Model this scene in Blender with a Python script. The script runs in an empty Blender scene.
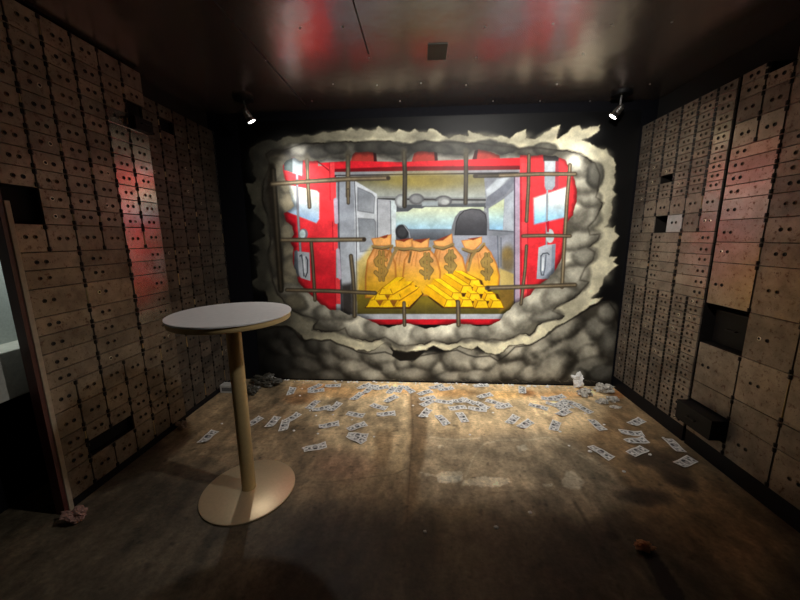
import bpy, bmesh, math, random
import numpy as np
from mathutils import Matrix, Vector, noise as mnoise
random.seed(7); RNG = np.random.default_rng(7)
SC = bpy.context.scene
COL = SC.collection
S = 0.93                    # everything is laid out in survey units and brought to metres at the end
R_, L_ = 2.0585, -2.104     # faces of the right and left deposit box walls
D_, H_ = 3.54, 1.60         # back wall, eye height
CEIL = 2.845
F_, PIT, YAW, ROL = 334.98, .1832, .0667, -.007

# ------------------------------------------------------------------ survey: pixel <-> place
def _cam():
    cp, sp, cy, sy = math.cos(PIT), math.sin(PIT), math.cos(YAW), math.sin(YAW)
    F = np.array([-sy*cp, cy*cp, -sp]); R = np.array([cy, sy, 0]); U = np.cross(R, F)
    return F, R*math.cos(ROL)+U*math.sin(ROL), -R*math.sin(ROL)+U*math.cos(ROL)
CF, CR, CU = _cam()
def proj(x, y, z):
    d = (x, y, z-H_)
    dz = d[0]*CF[0]+d[1]*CF[1]+d[2]*CF[2]
    return (400+F_*(d[0]*CR[0]+d[1]*CR[1]+d[2]*CR[2])/dz, 300-F_*(d[0]*CU[0]+d[1]*CU[1]+d[2]*CU[2])/dz)
def ray(px, py): return CF+CR*(px-400)/F_+CU*(300-py)/F_
def on_z(px, py, z=0.0):
    d = ray(px, py); t = (z-H_)/d[2]; return float(d[0]*t), float(d[1]*t)
def on_back(px, py):
    d = ray(px, py); t = D_/d[1]; return float(d[0]*t), float(H_+d[2]*t)

# ------------------------------------------------------------------ object helpers
def tag(o, label=None, cat=None, group=None, kind=None):
    if label: o['label'] = label
    if cat: o['category'] = cat
    if group: o['group'] = group
    if kind: o['kind'] = kind
    return o
def empty(name, loc, label, cat, group=None):
    o = bpy.data.objects.new(name, None); COL.objects.link(o); o.location = loc
    o.empty_display_size = .05
    return tag(o, label, cat, group)
def link(name, me, parent=None, loc=(0, 0, 0), rot=None):
    o = bpy.data.objects.new(name, me); COL.objects.link(o); o.location = loc
    if rot: o.rotation_euler = rot
    if parent: o.parent = parent
    return o
def mesh_of(bm, name, mats, smooth=False):
    me = bpy.data.meshes.new(name); bmesh.ops.recalc_face_normals(bm, faces=bm.faces[:])
    bm.to_mesh(me); bm.free()
    for m in (mats if isinstance(mats, (list, tuple)) else [mats]): me.materials.append(m)
    if smooth:
        me.polygons.foreach_set('use_smooth', [True]*len(me.polygons))
        me.set_sharp_from_angle(angle=math.radians(38))
    return me
def box(bm, x0, x1, y0, y1, z0, z1, bev=0, mi=0):
    r = bmesh.ops.create_cube(bm, size=1, matrix=Matrix.Translation(((x0+x1)/2, (y0+y1)/2, (z0+z1)/2)) @ Matrix.Diagonal((abs(x1-x0), abs(y1-y0), abs(z1-z0), 1)))
    vs = r['verts']; fs = list({f for v in vs for f in v.link_faces})
    for f in fs: f.material_index = mi
    if bev:
        es = list({e for v in vs for e in v.link_edges})
        bmesh.ops.bevel(bm, geom=es, offset=bev, segments=2, affect='EDGES', profile=.5)
def cone(bm, p, q, r1, r2, seg=24, mi=0, caps=True):
    p, q = Vector(p), Vector(q); d = q-p
    m = Matrix.Translation((p+q)/2) @ d.to_track_quat('Z', 'Y').to_matrix().to_4x4()
    r = bmesh.ops.create_cone(bm, cap_ends=caps, segments=seg, radius1=r1, radius2=r2, depth=d.length, matrix=m)
    for f in {f for v in r['verts'] for f in v.link_faces}: f.material_index = mi
def lathe(bm, prof, seg=64, mi=0):
    rings = []
    for r, z in prof:
        if r < 1e-6: rings.append([bm.verts.new((0, 0, z))])
        else: rings.append([bm.verts.new((r*math.cos(a), r*math.sin(a), z)) for a in [2*math.pi*i/seg for i in range(seg)]])
    for a, b in zip(rings, rings[1:]):
        for i in range(seg):
            j = (i+1) % seg
            vs = [a[i % len(a)], a[j % len(a)], b[j % len(b)], b[i % len(b)]]
            u = []
            for v in vs:
                if v not in u: u.append(v)
            if len(u) > 2: bm.faces.new(u).material_index = mi

# ------------------------------------------------------------------ materials
def mat(name):
    m = bpy.data.materials.new(name); m.use_nodes = True
    nt = m.node_tree; return m, nt, nt.nodes['Principled BSDF']
def nd(nt, t, **k):
    n = nt.nodes.new(t)
    for a, b in k.items():
        if a in n.inputs: n.inputs[a].default_value = b
        else: setattr(n, a, b)
    return n
def noise_n(nt, scale, detail=6, rough=.6, vec=None):
    n = nd(nt, 'ShaderNodeTexNoise'); n.inputs['Scale'].default_value = scale; n.inputs['Detail'].default_value = detail; n.inputs['Roughness'].default_value = rough
    if vec is not None: nt.links.new(vec, n.inputs['Vector'])
    return n
def ramp(nt, fac, stops):
    r = nd(nt, 'ShaderNodeValToRGB')
    e = r.color_ramp.elements
    while len(e) < len(stops): e.new(.5)
    for i, (p, c) in enumerate(stops): e[i].position = p; e[i].color = (*c, 1) if len(c) == 3 else c
    nt.links.new(fac, r.inputs['Fac']); return r
def mix(nt, fac, a, b, mode='MIX'):
    m = nd(nt, 'ShaderNodeMix', data_type='RGBA', blend_type=mode)
    for s, v in ((0, fac), (6, a), (7, b)):
        if hasattr(v, 'is_linked'): nt.links.new(v, m.inputs[s])
        else: m.inputs[s].default_value = v if s == 0 else (*v, 1)
    return m.outputs[2]
def bump(nt, bs, h, strength=.2, dist=.01):
    b = nd(nt, 'ShaderNodeBump'); b.inputs['Strength'].default_value = strength; b.inputs['Distance'].default_value = dist
    nt.links.new(h, b.inputs['Height']); nt.links.new(b.outputs[0], bs.inputs['Normal'])
def simple(name, col, rough=.5, metal=0, var=.12, scale=40, bmp=.05):
    m, nt, bs = mat(name); g = nd(nt, 'ShaderNodeNewGeometry')
    n = noise_n(nt, scale, 5, .6, g.outputs['Position'])
    r = ramp(nt, n.outputs[0], [(.3, tuple(c*(1-var) for c in col)), (.7, tuple(min(1, c*(1+var)) for c in col))])
    nt.links.new(r.outputs[0], bs.inputs['Base Color']); bs.inputs['Roughness'].default_value = rough; bs.inputs['Metallic'].default_value = metal
    if bmp: bump(nt, bs, n.outputs[0], bmp, .004)
    return m
def door_material(name, lo, hi, rust, metal, r0, r1):
    m, nt, bs = mat(name); g = nd(nt, 'ShaderNodeNewGeometry'); oi = nd(nt, 'ShaderNodeObjectInfo')
    n1 = noise_n(nt, 7, 8, .68, g.outputs['Position']); n2 = noise_n(nt, 38, 6, .7, g.outputs['Position']); n3 = noise_n(nt, 130, 3, .6, g.outputs['Position'])
    base = ramp(nt, n1.outputs[0], [(.32, lo), (.68, hi)])
    rv = ramp(nt, oi.outputs['Random'], [(0, (.72, .72, .72)), (.5, (.95, .95, .95)), (1, (1.15, 1.12, 1.08))])
    c = mix(nt, 1.0, base.outputs[0], rv.outputs[0], 'MULTIPLY')
    sp = ramp(nt, n2.outputs[0], [(.56, (0, 0, 0)), (.66, (1, 1, 1))])
    c = mix(nt, sp.outputs[0], c, rust)
    sp2 = ramp(nt, n3.outputs[0], [(.64, (0, 0, 0)), (.70, (1, 1, 1))])
    c = mix(nt, sp2.outputs[0], c, (.035, .024, .018))
    nt.links.new(c, bs.inputs['Base Color'])
    rr = nd(nt, 'ShaderNodeMapRange'); rr.inputs['From Min'].default_value = .3; rr.inputs['From Max'].default_value = .75
    rr.inputs['To Min'].default_value = r0; rr.inputs['To Max'].default_value = r1
    nt.links.new(n2.outputs[0], rr.inputs['Value']); nt.links.new(rr.outputs[0], bs.inputs['Roughness'])
    bs.inputs['Metallic'].default_value = metal
    bump(nt, bs, n2.outputs[0], .05, .003)
    return m
def paint_material(name, rough, fine=(90, .16), bmp=(.1, .002), rough_var=0, spec=.4):
    m, nt, bs = mat(name); g = nd(nt, 'ShaderNodeNewGeometry')
    a = nd(nt, 'ShaderNodeVertexColor', layer_name='paint')
    n = noise_n(nt, fine[0], 6, .65, g.outputs['Position'])
    r = ramp(nt, n.outputs[0], [(.3, (1-fine[1],)*3), (.7, (1+fine[1],)*3)])
    nt.links.new(mix(nt, 1.0, a.outputs[0], r.outputs[0], 'MULTIPLY'), bs.inputs['Base Color'])
    bs.inputs['Roughness'].default_value = rough; bs.inputs['Specular IOR Level'].default_value = spec
    if rough_var:
        n2 = noise_n(nt, 5, 6, .6, g.outputs['Position'])
        rr = nd(nt, 'ShaderNodeMapRange'); rr.inputs['To Min'].default_value = rough-rough_var; rr.inputs['To Max'].default_value = rough+rough_var
        nt.links.new(n2.outputs[0], rr.inputs['Value']); nt.links.new(rr.outputs[0], bs.inputs['Roughness'])
    bump(nt, bs, n.outputs[0], *bmp)
    return m
M = {}
M['door_r'] = door_material('dull_box_steel', (.15, .12, .095), (.36, .30, .24), (.10, .05, .03), .55, .40, .54)
M['door_l'] = door_material('dull_box_steel_brown', (.12, .095, .07), (.30, .245, .185), (.09, .045, .025), .55, .42, .56)
M['door_d'] = door_material('shaded_box_steel', (.06, .048, .038), (.16, .13, .10), (.05, .03, .02), .45, .48, .6)  # rear left doors: shade of the corner put into a darker colour
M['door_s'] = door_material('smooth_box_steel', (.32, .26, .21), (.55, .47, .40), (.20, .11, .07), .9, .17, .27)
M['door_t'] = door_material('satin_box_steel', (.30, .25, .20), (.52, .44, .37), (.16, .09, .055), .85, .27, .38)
M['frame'] = simple('dark_face_frame', (.018, .015, .013), .55, .4)
M['void'] = simple('box_interior_black', (.004, .004, .005), .8)
M['black_metal'] = simple('black_painted_metal', (.003, .003, .004), .5)
M['plinth'] = simple('black_plinth', (.006, .006, .008), .5)
M['hinge'] = simple('black_hinge', (.010, .008, .007), .45, .5)
M['lock_worn'] = simple('rust_brown_lock', (.12, .08, .05), .5, .7)
M['brass'] = simple('worn_brass', (.62, .47, .24), .3, 1)
M['lock'] = simple('dark_bronze_lock', (.018, .012, .009), .5, .2)
M['lock_bright'] = simple('polished_lock', (.75, .66, .5), .3, .9)
M['grey_front'] = simple('pale_grey_steel', (.50, .50, .49), .4, .5)
M['black_wall'] = simple('black_wall_paint', (.006, .006, .008), .7)
M['black_wall'].node_tree.nodes['Principled BSDF'].inputs['Specular IOR Level'].default_value = .05
for k in ('black_metal', 'plinth', 'void', 'frame'): M[k].node_tree.nodes['Principled BSDF'].inputs['Specular IOR Level'].default_value = .2
M['dark_wall'] = simple('dark_wall_paint', (.006, .0055, .005), .9)
M['grey_wall'] = simple('pale_grey_plaster', (.42, .45, .43), .85, 0, .1, 90, .2)
M['ledge'] = simple('grey_ledge_paint', (.60, .58, .52), .7)
M['tan_trim'] = simple('tan_painted_trim', (.36, .29, .21), .6)
M['red_jamb'] = simple('dark_red_jamb', (.075, .018, .016), .5)
M['laminate'] = simple('white_laminate', (.62, .60, .59), .34, 0, .05, 30, 0)
M['tan_edge'] = simple('tan_edge_band', (.52, .37, .17), .45, 0, .08)
M['champagne'] = simple('champagne_powder_coat', (.50, .36, .17), .40, .25, .06, 60, .02)
M['base_plate'] = simple('champagne_base_plate', (.70, .55, .35), .38, .6, .05, 60, .02)
M['crumple_grey'] = simple('crumpled_grey_paper', (.44, .41, .36), .85, 0, .65, 45)
M['crumple_white'] = simple('crumpled_white_paper', (.75, .74, .72), .8, 0, .15, 60)
M['crumple_dark'] = simple('crumpled_dark_film', (.05, .045, .035), .35, 0, .5, 60)
M['crumple_orange'] = simple('orange_brown_scrap', (.42, .20, .09), .6, 0, .3, 80)
M['crumple_pink'] = simple('pinkish_rag', (.30, .17, .14), .9, 0, .2, 60)
M['card'] = simple('white_carton', (.42, .41, .38), .7, 0, .12, 60)
M['print'] = simple('dark_print', (.10, .10, .10), .8)
M['crumb'] = simple('white_plaster_crumb', (.75, .73, .70), .9, 0, .1)
M['chrome'] = simple('brushed_nickel', (.55, .54, .52), .28, 1, .05)
M['bill_back'] = None
def emit(name, c, s):
    m, nt, bs = mat(name); bs.inputs['Base Color'].default_value = (.9, .9, .9, 1)
    bs.inputs['Emission Color'].default_value = (*c, 1); bs.inputs['Emission Strength'].default_value = s; return m
M['lens'] = emit('lit_lamp_lens', (1, .97, .9), 22)
def ceiling_material():
    m, nt, bs = mat('glossy_dark_ceiling_panel'); g = nd(nt, 'ShaderNodeNewGeometry')
    n = noise_n(nt, 2.2, 5, .5, g.outputs['Position']); n2 = noise_n(nt, 26, 6, .65, g.outputs['Position']); n3 = noise_n(nt, 4.5, 3, .5, g.outputs['Position'])
    r = ramp(nt, n2.outputs[0], [(.3, (.25, .21, .205)), (.7, (.29, .25, .24))])
    nt.links.new(r.outputs[0], bs.inputs['Base Color'])
    rr = nd(nt, 'ShaderNodeMapRange'); rr.inputs['To Min'].default_value = .20; rr.inputs['To Max'].default_value = .30
    nt.links.new(n.outputs[0], rr.inputs['Value']); nt.links.new(rr.outputs[0], bs.inputs['Roughness'])
    bs.inputs['Metallic'].default_value = .85
    b1 = nd(nt, 'ShaderNodeBump'); b1.inputs['Strength'].default_value = .16; b1.inputs['Distance'].default_value = .03
    nt.links.new(n3.outputs[0], b1.inputs['Height'])
    b2 = nd(nt, 'ShaderNodeBump'); b2.inputs['Strength'].default_value = .025; b2.inputs['Distance'].default_value = .004
    nt.links.new(n2.outputs[0], b2.inputs['Height']); nt.links.new(b1.outputs[0], b2.inputs['Normal']); nt.links.new(b2.outputs[0], bs.inputs['Normal'])
    return m
M['ceiling'] = ceiling_material()
M['seam'] = simple('ceiling_seam', (.01, .009, .009), .6)

# ------------------------------------------------------------------ a small painter for painted surfaces
def vnoise(X, Y, scale, seed, octs=4):
    out = 0; amp = 1; tot = 0
    for o in range(octs):
        r = np.random.default_rng(seed*17+o); T = r.random((97, 89))
        x = X/scale+31.7*o+500; y = Y/scale+17.3*o+500
        xi = np.floor(x).astype(int); yi = np.floor(y).astype(int); fx = x-xi; fy = y-yi
        fx = fx*fx*(3-2*fx); fy = fy*fy*(3-2*fy)
        a = T[xi % 97, yi % 89]; b = T[(xi+1) % 97, yi % 89]; c = T[xi % 97, (yi+1) % 89]; d = T[(xi+1) % 97, (yi+1) % 89]
        out = out+amp*((a*(1-fx)+b*fx)*(1-fy)+(c*(1-fx)+d*fx)*fy); tot += amp; amp *= .5; scale /= 2.03
    return out/tot
def sst(a, b, x):
    t = np.clip((x-a)/(b-a), 0, 1); return t*t*(3-2*t)
class Painter:
    def __init__(s, X, Y, bg):
        s.X, s.Y = X.ravel(), Y.ravel(); s.C = np.tile(np.array(bg, float), (s.X.size, 1))
    def sel(s, x0, x1, y0, y1): return np.nonzero((s.X > x0) & (s.X < x1) & (s.Y > y0) & (s.Y < y1))[0]
    def put(s, i, a, col):
        col = np.asarray(col, float); s.C[i] = s.C[i]*(1-a[:, None])+col*a[:, None]
    @staticmethod
    def sd(x, y, P):
        d = np.full(x.shape, 1e9); ins = np.zeros(x.shape, bool); n = len(P)
        for k in range(n):
            (ax, ay), (bx, by) = P[k], P[(k+1) % n]
            ex, ey = bx-ax, by-ay; wx, wy = x-ax, y-ay
            t = np.clip((wx*ex+wy*ey)/(ex*ex+ey*ey+1e-9), 0, 1)
            d = np.minimum(d, (wx-ex*t)**2+(wy-ey*t)**2)
            if ay != by: ins ^= ((ay > y) != (by > y)) & (x < ex*(y-ay)/(ey if ey else 1e-9)+ax)
        d = np.sqrt(d); return np.where(ins, -d, d)
    def poly(s, P, col, soft=.5, grad=None, op=1., edge=None, warp=None):
        """grad=(col2, x0,y0, x1,y1): blend from col at the first point to col2 at the second"""
        xs = [p[0] for p in P]; ys = [p[1] for p in P]; m = soft*2+3
        i = s.sel(min(xs)-m, max(xs)+m, min(ys)-m, max(ys)+m)
        if not len(i): return
        x, y = s.X[i], s.Y[i]
        d = s.sd(x, y, P)
        if warp: d = d+(vnoise(x, y, warp[1], 5, 3)-.5)*2*warp[0]
        a = op*(1-sst(-soft, soft, d))
        c = np.tile(np.array(col, float), (len(i), 1))
        if grad:
            c2, x0, y0, x1, y1 = grad; dx, dy = x1-x0, y1-y0
            t = np.clip(((x-x0)*dx+(y-y0)*dy)/(dx*dx+dy*dy), 0, 1)[:, None]; c = c*(1-t)+np.array(c2, float)*t
        if edge:
            ec, ew = edge; t = sst(-ew, 0, d)[:, None]; c = c*(1-t)+np.array(ec, float)*t
        s.put(i, a, c)
    def line(s, P, w, col, soft=.6, op=1., w2=None, hi=None):
        """stroke; hi=(colour) gives a lighter core like a sprayed rod"""
        w2 = w if w2 is None else w2
        xs = [p[0] for p in P]; ys = [p[1] for p in P]; m = max(w, w2)+soft*2+2
        i = s.sel(min(xs)-m, max(xs)+m, min(ys)-m, max(ys)+m)
        if not len(i): return
        x, y = s.X[i], s.Y[i]; best = np.full(x.shape, 1e9); n = len(P)-1
        for k in range(n):
            (ax, ay), (bx, by) = P[k], P[k+1]; ex, ey = bx-ax, by-ay
            t = np.clip(((x-ax)*ex+(y-ay)*ey)/(ex*ex+ey*ey+1e-9), 0, 1)
            ww = (w+(w2-w)*(k+t)/n)/2
            best = np.minimum(best, np.hypot(x-ax-ex*t, y-ay-ey*t)-ww)
        a = op*(1-sst(-soft, soft, best)); c = np.tile(np.array(col, float), (len(i), 1))
        if hi is not None:
            t = sst(-.1*w, -.45*w, best)[:, None] if False else (1-sst(-.5*w, -.12*w, best))[:, None]
            c = c*(1-t)+np.array(hi, float)*t
        s.put(i, a, c)
    def ell(s, cx, cy, rx, ry, col, rot=0, soft=.15, op=1., edge=None, inner=0):
        m = max(rx, ry)*(1+soft)+1; i = s.sel(cx-m, cx+m, cy-m, cy+m)
        if not len(i): return
        a = math.radians(rot); dx, dy = s.X[i]-cx, s.Y[i]-cy
        u = (dx*math.cos(a)+dy*math.sin(a))/rx; v = (-dx*math.sin(a)+dy*math.cos(a))/ry; d = np.hypot(u, v)
        al = op*(1-sst(1-soft, 1+soft, d))
        if inner: al = al*sst(inner-soft, inner+soft, d)
        c = np.tile(np.array(col, float), (len(i), 1))
        if edge is not None: t = sst(.45, 1, d)[:, None]; c = c*(1-t)+np.array(edge, float)*t
        s.put(i, al, c)
    def puff(s, cx, cy, rx, ry, light, dark, rot=0, op=.9, hx=-.1, hy=-.3, soft=.22):
        m = max(rx, ry)*1.5+1; i = s.sel(cx-m, cx+m, cy-m, cy+m)
        if not len(i): return
        a = math.radians(rot); x, y = s.X[i], s.Y[i]; dx, dy = x-cx, y-cy
        u = (dx*math.cos(a)+dy*math.sin(a))/rx; v = (-dx*math.sin(a)+dy*math.cos(a))/ry
        n = vnoise(x, y, 15, 3, 4)-.5; d = np.hypot(u, v)+n*.62
        d2 = np.hypot(u-hx, v-hy)+n*.6+(vnoise(x, y, 6, 8, 3)-.5)*.3
        al = op*(1-sst(1-soft, 1+soft, d)); t = sst(.2, 1.3, d2)[:, None]
        s.put(i, al, np.array(light, float)*(1-t)+np.array(dark, float)*t)
def to_lin(c):
    c = np.clip(c, 0, 255)/255.0; return np.where(c <= .04045, c/12.92, ((c+.055)/1.055)**2.4)
def grid_mesh(name, P, nu, nv, cols, m, flip=False):
    """P: (nv*nu,3) points in rows; cols: linear rgb"""
    me = bpy.data.meshes.new(name); me.vertices.add(nu*nv); me.vertices.foreach_set('co', P.astype(np.float32).ravel())
    i = (np.arange(nv-1)[:, None]*nu+np.arange(nu-1)[None, :]).ravel()
    q = np.stack([i, i+1, i+1+nu, i+nu], 1)
    if flip: q = q[:, ::-1]
    nq = len(q); me.loops.add(nq*4); me.polygons.add(nq)
    me.loops.foreach_set('vertex_index', q.astype(np.int32).ravel()); me.polygons.foreach_set('loop_start', (np.arange(nq)*4).astype(np.int32))
    me.update(calc_edges=True)
    at = me.color_attributes.new('paint', 'FLOAT_COLOR', 'POINT')
    at.data.foreach_set('color', np.concatenate([cols, np.ones((len(cols), 1))], 1).astype(np.float32).ravel())
    me.materials.append(m); return me

# ------------------------------------------------------------------ the mural
def paint_mural(X, Y):
    p = Painter(X, Y, (9, 9, 10))
    CREAM, CREAM2 = (224, 216, 184), (150, 141, 112)
    # billowing dark grey cloud bank along the floor
    bank = [(222, 384), (222, 340), (244, 330), (256, 326), (266, 330), (275, 327), (285, 326), (294, 331), (300, 339), (305, 341), (312, 339), (322, 341), (330, 340), (337, 344), (348, 347), (358, 352), (370, 354), (385, 352), (400, 358), (412, 361), (420, 356), (430, 354), (445, 352), (457, 350), (468, 355), (476, 357), (490, 356), (498, 361), (507, 355), (515, 347), (530, 345), (545, 337), (556, 328), (565, 323), (577, 316), (590, 308), (600, 303), (609, 302), (615, 310), (618, 322), (620, 345), (614, 390), (420, 392), (222, 390)]
    p.poly(bank, (62, 58, 50), .8, warp=(2.5, 7))
    D, Lt = (34, 31, 26), (204, 198, 178)
    for cx, cy, rx, ry, rot, k in [
        (250, 345, 26, 16, 20, .18), (272, 338, 22, 13, 15, .42), (262, 362, 26, 15, 20, .22), (246, 376, 20, 10, 0, .15), (290, 338, 15, 10, 20, .45), (284, 352, 22, 9, 35, .5),
        (302, 352, 22, 9, 38, .62), (318, 346, 15, 9, 10, .42), (335, 350, 18, 10, 25, .55), (286, 368, 24, 11, 15, .35), (310, 367, 20, 10, 15, .62), (300, 378, 22, 8, 5, .35),
        (338, 365, 22, 10, 20, .55), (352, 356, 20, 10, 25, .68), (330, 377, 20, 8, 0, .5), (356, 371, 22, 9, 20, .8), (384, 358, 26, 11, 27, .88), (372, 377, 20, 7, 5, .7), (398, 372, 18, 8, 20, .7), (405, 364, 10, 8, 0, .7),
        (428, 363, 16, 11, -10, .78), (415, 376, 20, 8, 0, .75), (441, 371, 11, 9, 0, .85), (463, 361, 22, 13, 15, .95), (455, 378, 20, 6, 0, .7), (486, 364, 13, 9, 0, .9), (478, 377, 18, 6, 0, .7),
        (500, 374, 18, 8, -20, .8), (517, 352, 15, 10, -15, .9), (515, 370, 16, 9, -20, .85), (536, 358, 14, 11, 30, .8), (533, 374, 16, 8, -15, .8), (546, 345, 18, 9, -32, .85), (566, 330, 20, 10, -32, .85),
        (560, 352, 26, 9, -28, .9), (588, 341, 30, 11, -30, .95), (556, 367, 22, 12, -35, .85), (590, 355, 14, 9, -18, .8), (600, 328, 13, 12, -30, .6), (608, 313, 11, 9, -40, .6), (610, 345, 10, 14, 0, .4), (590, 368, 18, 9, -15, .6), (604, 375, 14, 8, 0, .4), (578, 377, 10, 7, -30, .55)]:
        k = min(1, k*1.15); li = tuple(34+(v-34)*k for v in Lt)
        p.puff(cx, cy, rx*1.08, ry*1.15, li, D, rot)
    p.poly([(222, 380), (620, 382), (620, 392), (222, 392)], (38, 35, 30), 2.2, op=.75)
    for x in range(300, 600, 3):
        if random.random() < .5: p.line([(x, 379+random.random()*3), (x+2+random.random()*3, 379.5+random.random()*3)], .6, (120, 112, 98), .4, .7)
    # torn cream outer edge
    cream = [(248, 152), (250, 148), (257, 143), (263, 140), (270, 139), (277, 141), (283, 137), (290, 136), (300, 136), (304, 134), (312, 135), (318, 133), (323, 131), (330, 132), (337, 130), (346, 130), (351, 127), (356, 129.5), (362, 128), (370, 130), (376, 129), (378, 125), (382, 128), (388, 132), (395, 132), (399, 128), (405, 131), (410, 132), (415, 128), (420, 131), (427, 132), (428, 128), (434, 128), (440, 132), (449, 138), (455, 135), (460, 134), (468, 135), (468, 130), (475, 132), (484, 135), (492, 137), (502, 135), (510, 138), (515, 133), (520, 131), (527, 128), (526, 138), (535, 139), (545, 132), (555, 126), (561, 124), (558, 135), (558, 138), (566, 132), (572, 127), (580, 124.5), (582, 130), (590, 126), (600, 125), (600, 131), (592, 137), (583, 140), (590, 142), (598, 147), (604, 149), (607, 146), (609, 155), (614, 158), (616, 165), (615, 178), (616, 183), (613, 190), (617, 194), (612, 200), (613, 207), (612, 215), (608, 224), (605, 227), (612, 227), (616, 225), (615, 232), (620, 236), (613, 243), (611, 250), (610, 256), (617, 257), (614, 262), (619, 265), (610, 272), (605, 278), (602, 287), (598, 293), (592, 298), (603, 297), (601, 301), (596, 304), (590, 306), (582, 313), (572, 319), (565, 324), (556, 327), (545, 337), (537, 342), (530, 345), (520, 345), (510, 346), (500, 354), (495, 355), (485, 353), (478, 347), (472, 350), (462, 348), (460, 347), (450, 351), (443, 350), (435, 347), (433, 346), (428, 350), (420, 351), (407, 352), (400, 351), (393, 350), (391, 344), (386, 343), (380, 346), (375, 350), (370, 352), (358, 350), (356, 351), (348, 347), (340, 345), (330, 340), (322, 341), (312, 340), (306, 341), (303, 338), (298, 333), (293, 329), (287, 326), (280, 327), (272, 327), (264, 324), (268, 300), (265, 292), (258, 290), (250, 283), (257, 277), (256, 270), (258, 262), (252, 256), (259, 262), (257, 257), (252, 255), (260, 250), (258, 247), (250, 244), (256, 240), (264, 235), (260, 231), (264, 225), (258, 217), (252, 211), (255, 206), (251, 203), (250, 198), (247, 190), (247, 188), (245, 183), (253, 183), (256, 178), (251, 172), (253, 166), (249, 158)]
    p.poly([(393, 352), (386, 343), (391, 341), (394, 350), (412, 349), (418, 350), (424, 352), (415, 360), (400, 361), (392, 356)], (20, 17, 14), .6)
    p.poly(cream, CREAM, .6, edge=((70, 64, 50), 1.6), warp=(1.2, 4))
    lf = (1-sst(262, 345, p.X))*.62; p.C = p.C*(1-lf[:, None])  # light falling off to the left, painted in here and in the puffs below
    for cx, cy, rx, ry, rot, k in [(265, 152, 14, 12, 0, .62), (256, 165, 9, 14, 0, .55), (300, 141, 16, 7, 0, .75), (330, 137, 16, 6, 0, .62), (355, 134, 15, 6, 0, .62), (380, 133, 13, 6, 0, .6), (402, 136, 12, 6, 0, .58), (425, 136, 14, 6, 0, .56), (455, 139, 12, 6, 0, .5), (478, 136, 14, 5, 0, .55), (500, 140, 14, 5, 0, .58), (522, 138, 12, 6, -20, .7), (545, 137, 15, 6, -25, .8), (578, 136, 12, 8, -20, .9), (600, 160, 12, 12, 0, .92), (608, 180, 8, 16, 0, .95), (604, 205, 12, 18, 0, .98), (603, 240, 12, 16, 10, 1), (600, 268, 13, 16, 20, 1), (585, 296, 18, 8, -35, 1), (565, 314, 18, 6, -30, 1), (258, 230, 8, 18, 0, .5), (262, 262, 9, 20, 0, .55), (262, 285, 12, 8, 0, .5), (282, 316, 16, 8, 20, .75), (306, 328, 14, 7, 20, .85), (345, 338, 12, 8, 20, .9), (375, 346, 16, 4, 0, .95)]:
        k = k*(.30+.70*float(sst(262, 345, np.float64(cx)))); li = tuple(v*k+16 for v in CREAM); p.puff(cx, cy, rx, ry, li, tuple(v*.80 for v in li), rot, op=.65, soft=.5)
    # grey smoke ring inside it
    ring = [(268, 160), (266, 154), (272, 150), (285, 150), (295, 146), (305, 143), (318, 143), (330, 143), (345, 141), (360, 142), (375, 141), (390, 141), (400, 146), (412, 144), (425, 141), (440, 142), (460, 142), (478, 143), (490, 145), (505, 146), (520, 148), (540, 148), (555, 150), (568, 150), (580, 153), (588, 158), (595, 163), (600, 175), (598, 190), (596, 197), (604, 203), (600, 210), (595, 220), (588, 227), (590, 235), (600, 234), (598, 240), (588, 248), (595, 252), (593, 260), (585, 268), (581, 277), (580, 280), (589, 282), (582, 290), (576, 297), (565, 303), (556, 308), (553, 311), (564, 316), (560, 320), (548, 320), (538, 325), (535, 332), (530, 336), (520, 334), (513, 338), (505, 341), (492, 339), (485, 341), (472, 338), (462, 339), (457, 343), (448, 344), (440, 342), (433, 340), (425, 345), (412, 345), (405, 346), (398, 345), (390, 340), (385, 337), (378, 340), (372, 342), (360, 341), (352, 338), (348, 335), (345, 328), (338, 331), (330, 332), (322, 332), (312, 330), (314, 325), (318, 320), (310, 317), (300, 315), (293, 311), (288, 307), (283, 300), (278, 295), (275, 288), (272, 280), (271, 270), (268, 255), (270, 240), (270, 225), (266, 210), (262, 200), (262, 185), (266, 175), (270, 166)]
    p.poly(ring, (96, 92, 80), .6, edge=((32, 28, 24), 2.6), warp=(1.6, 5))
    G, Gd = (236, 234, 224), (80, 76, 67)
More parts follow.
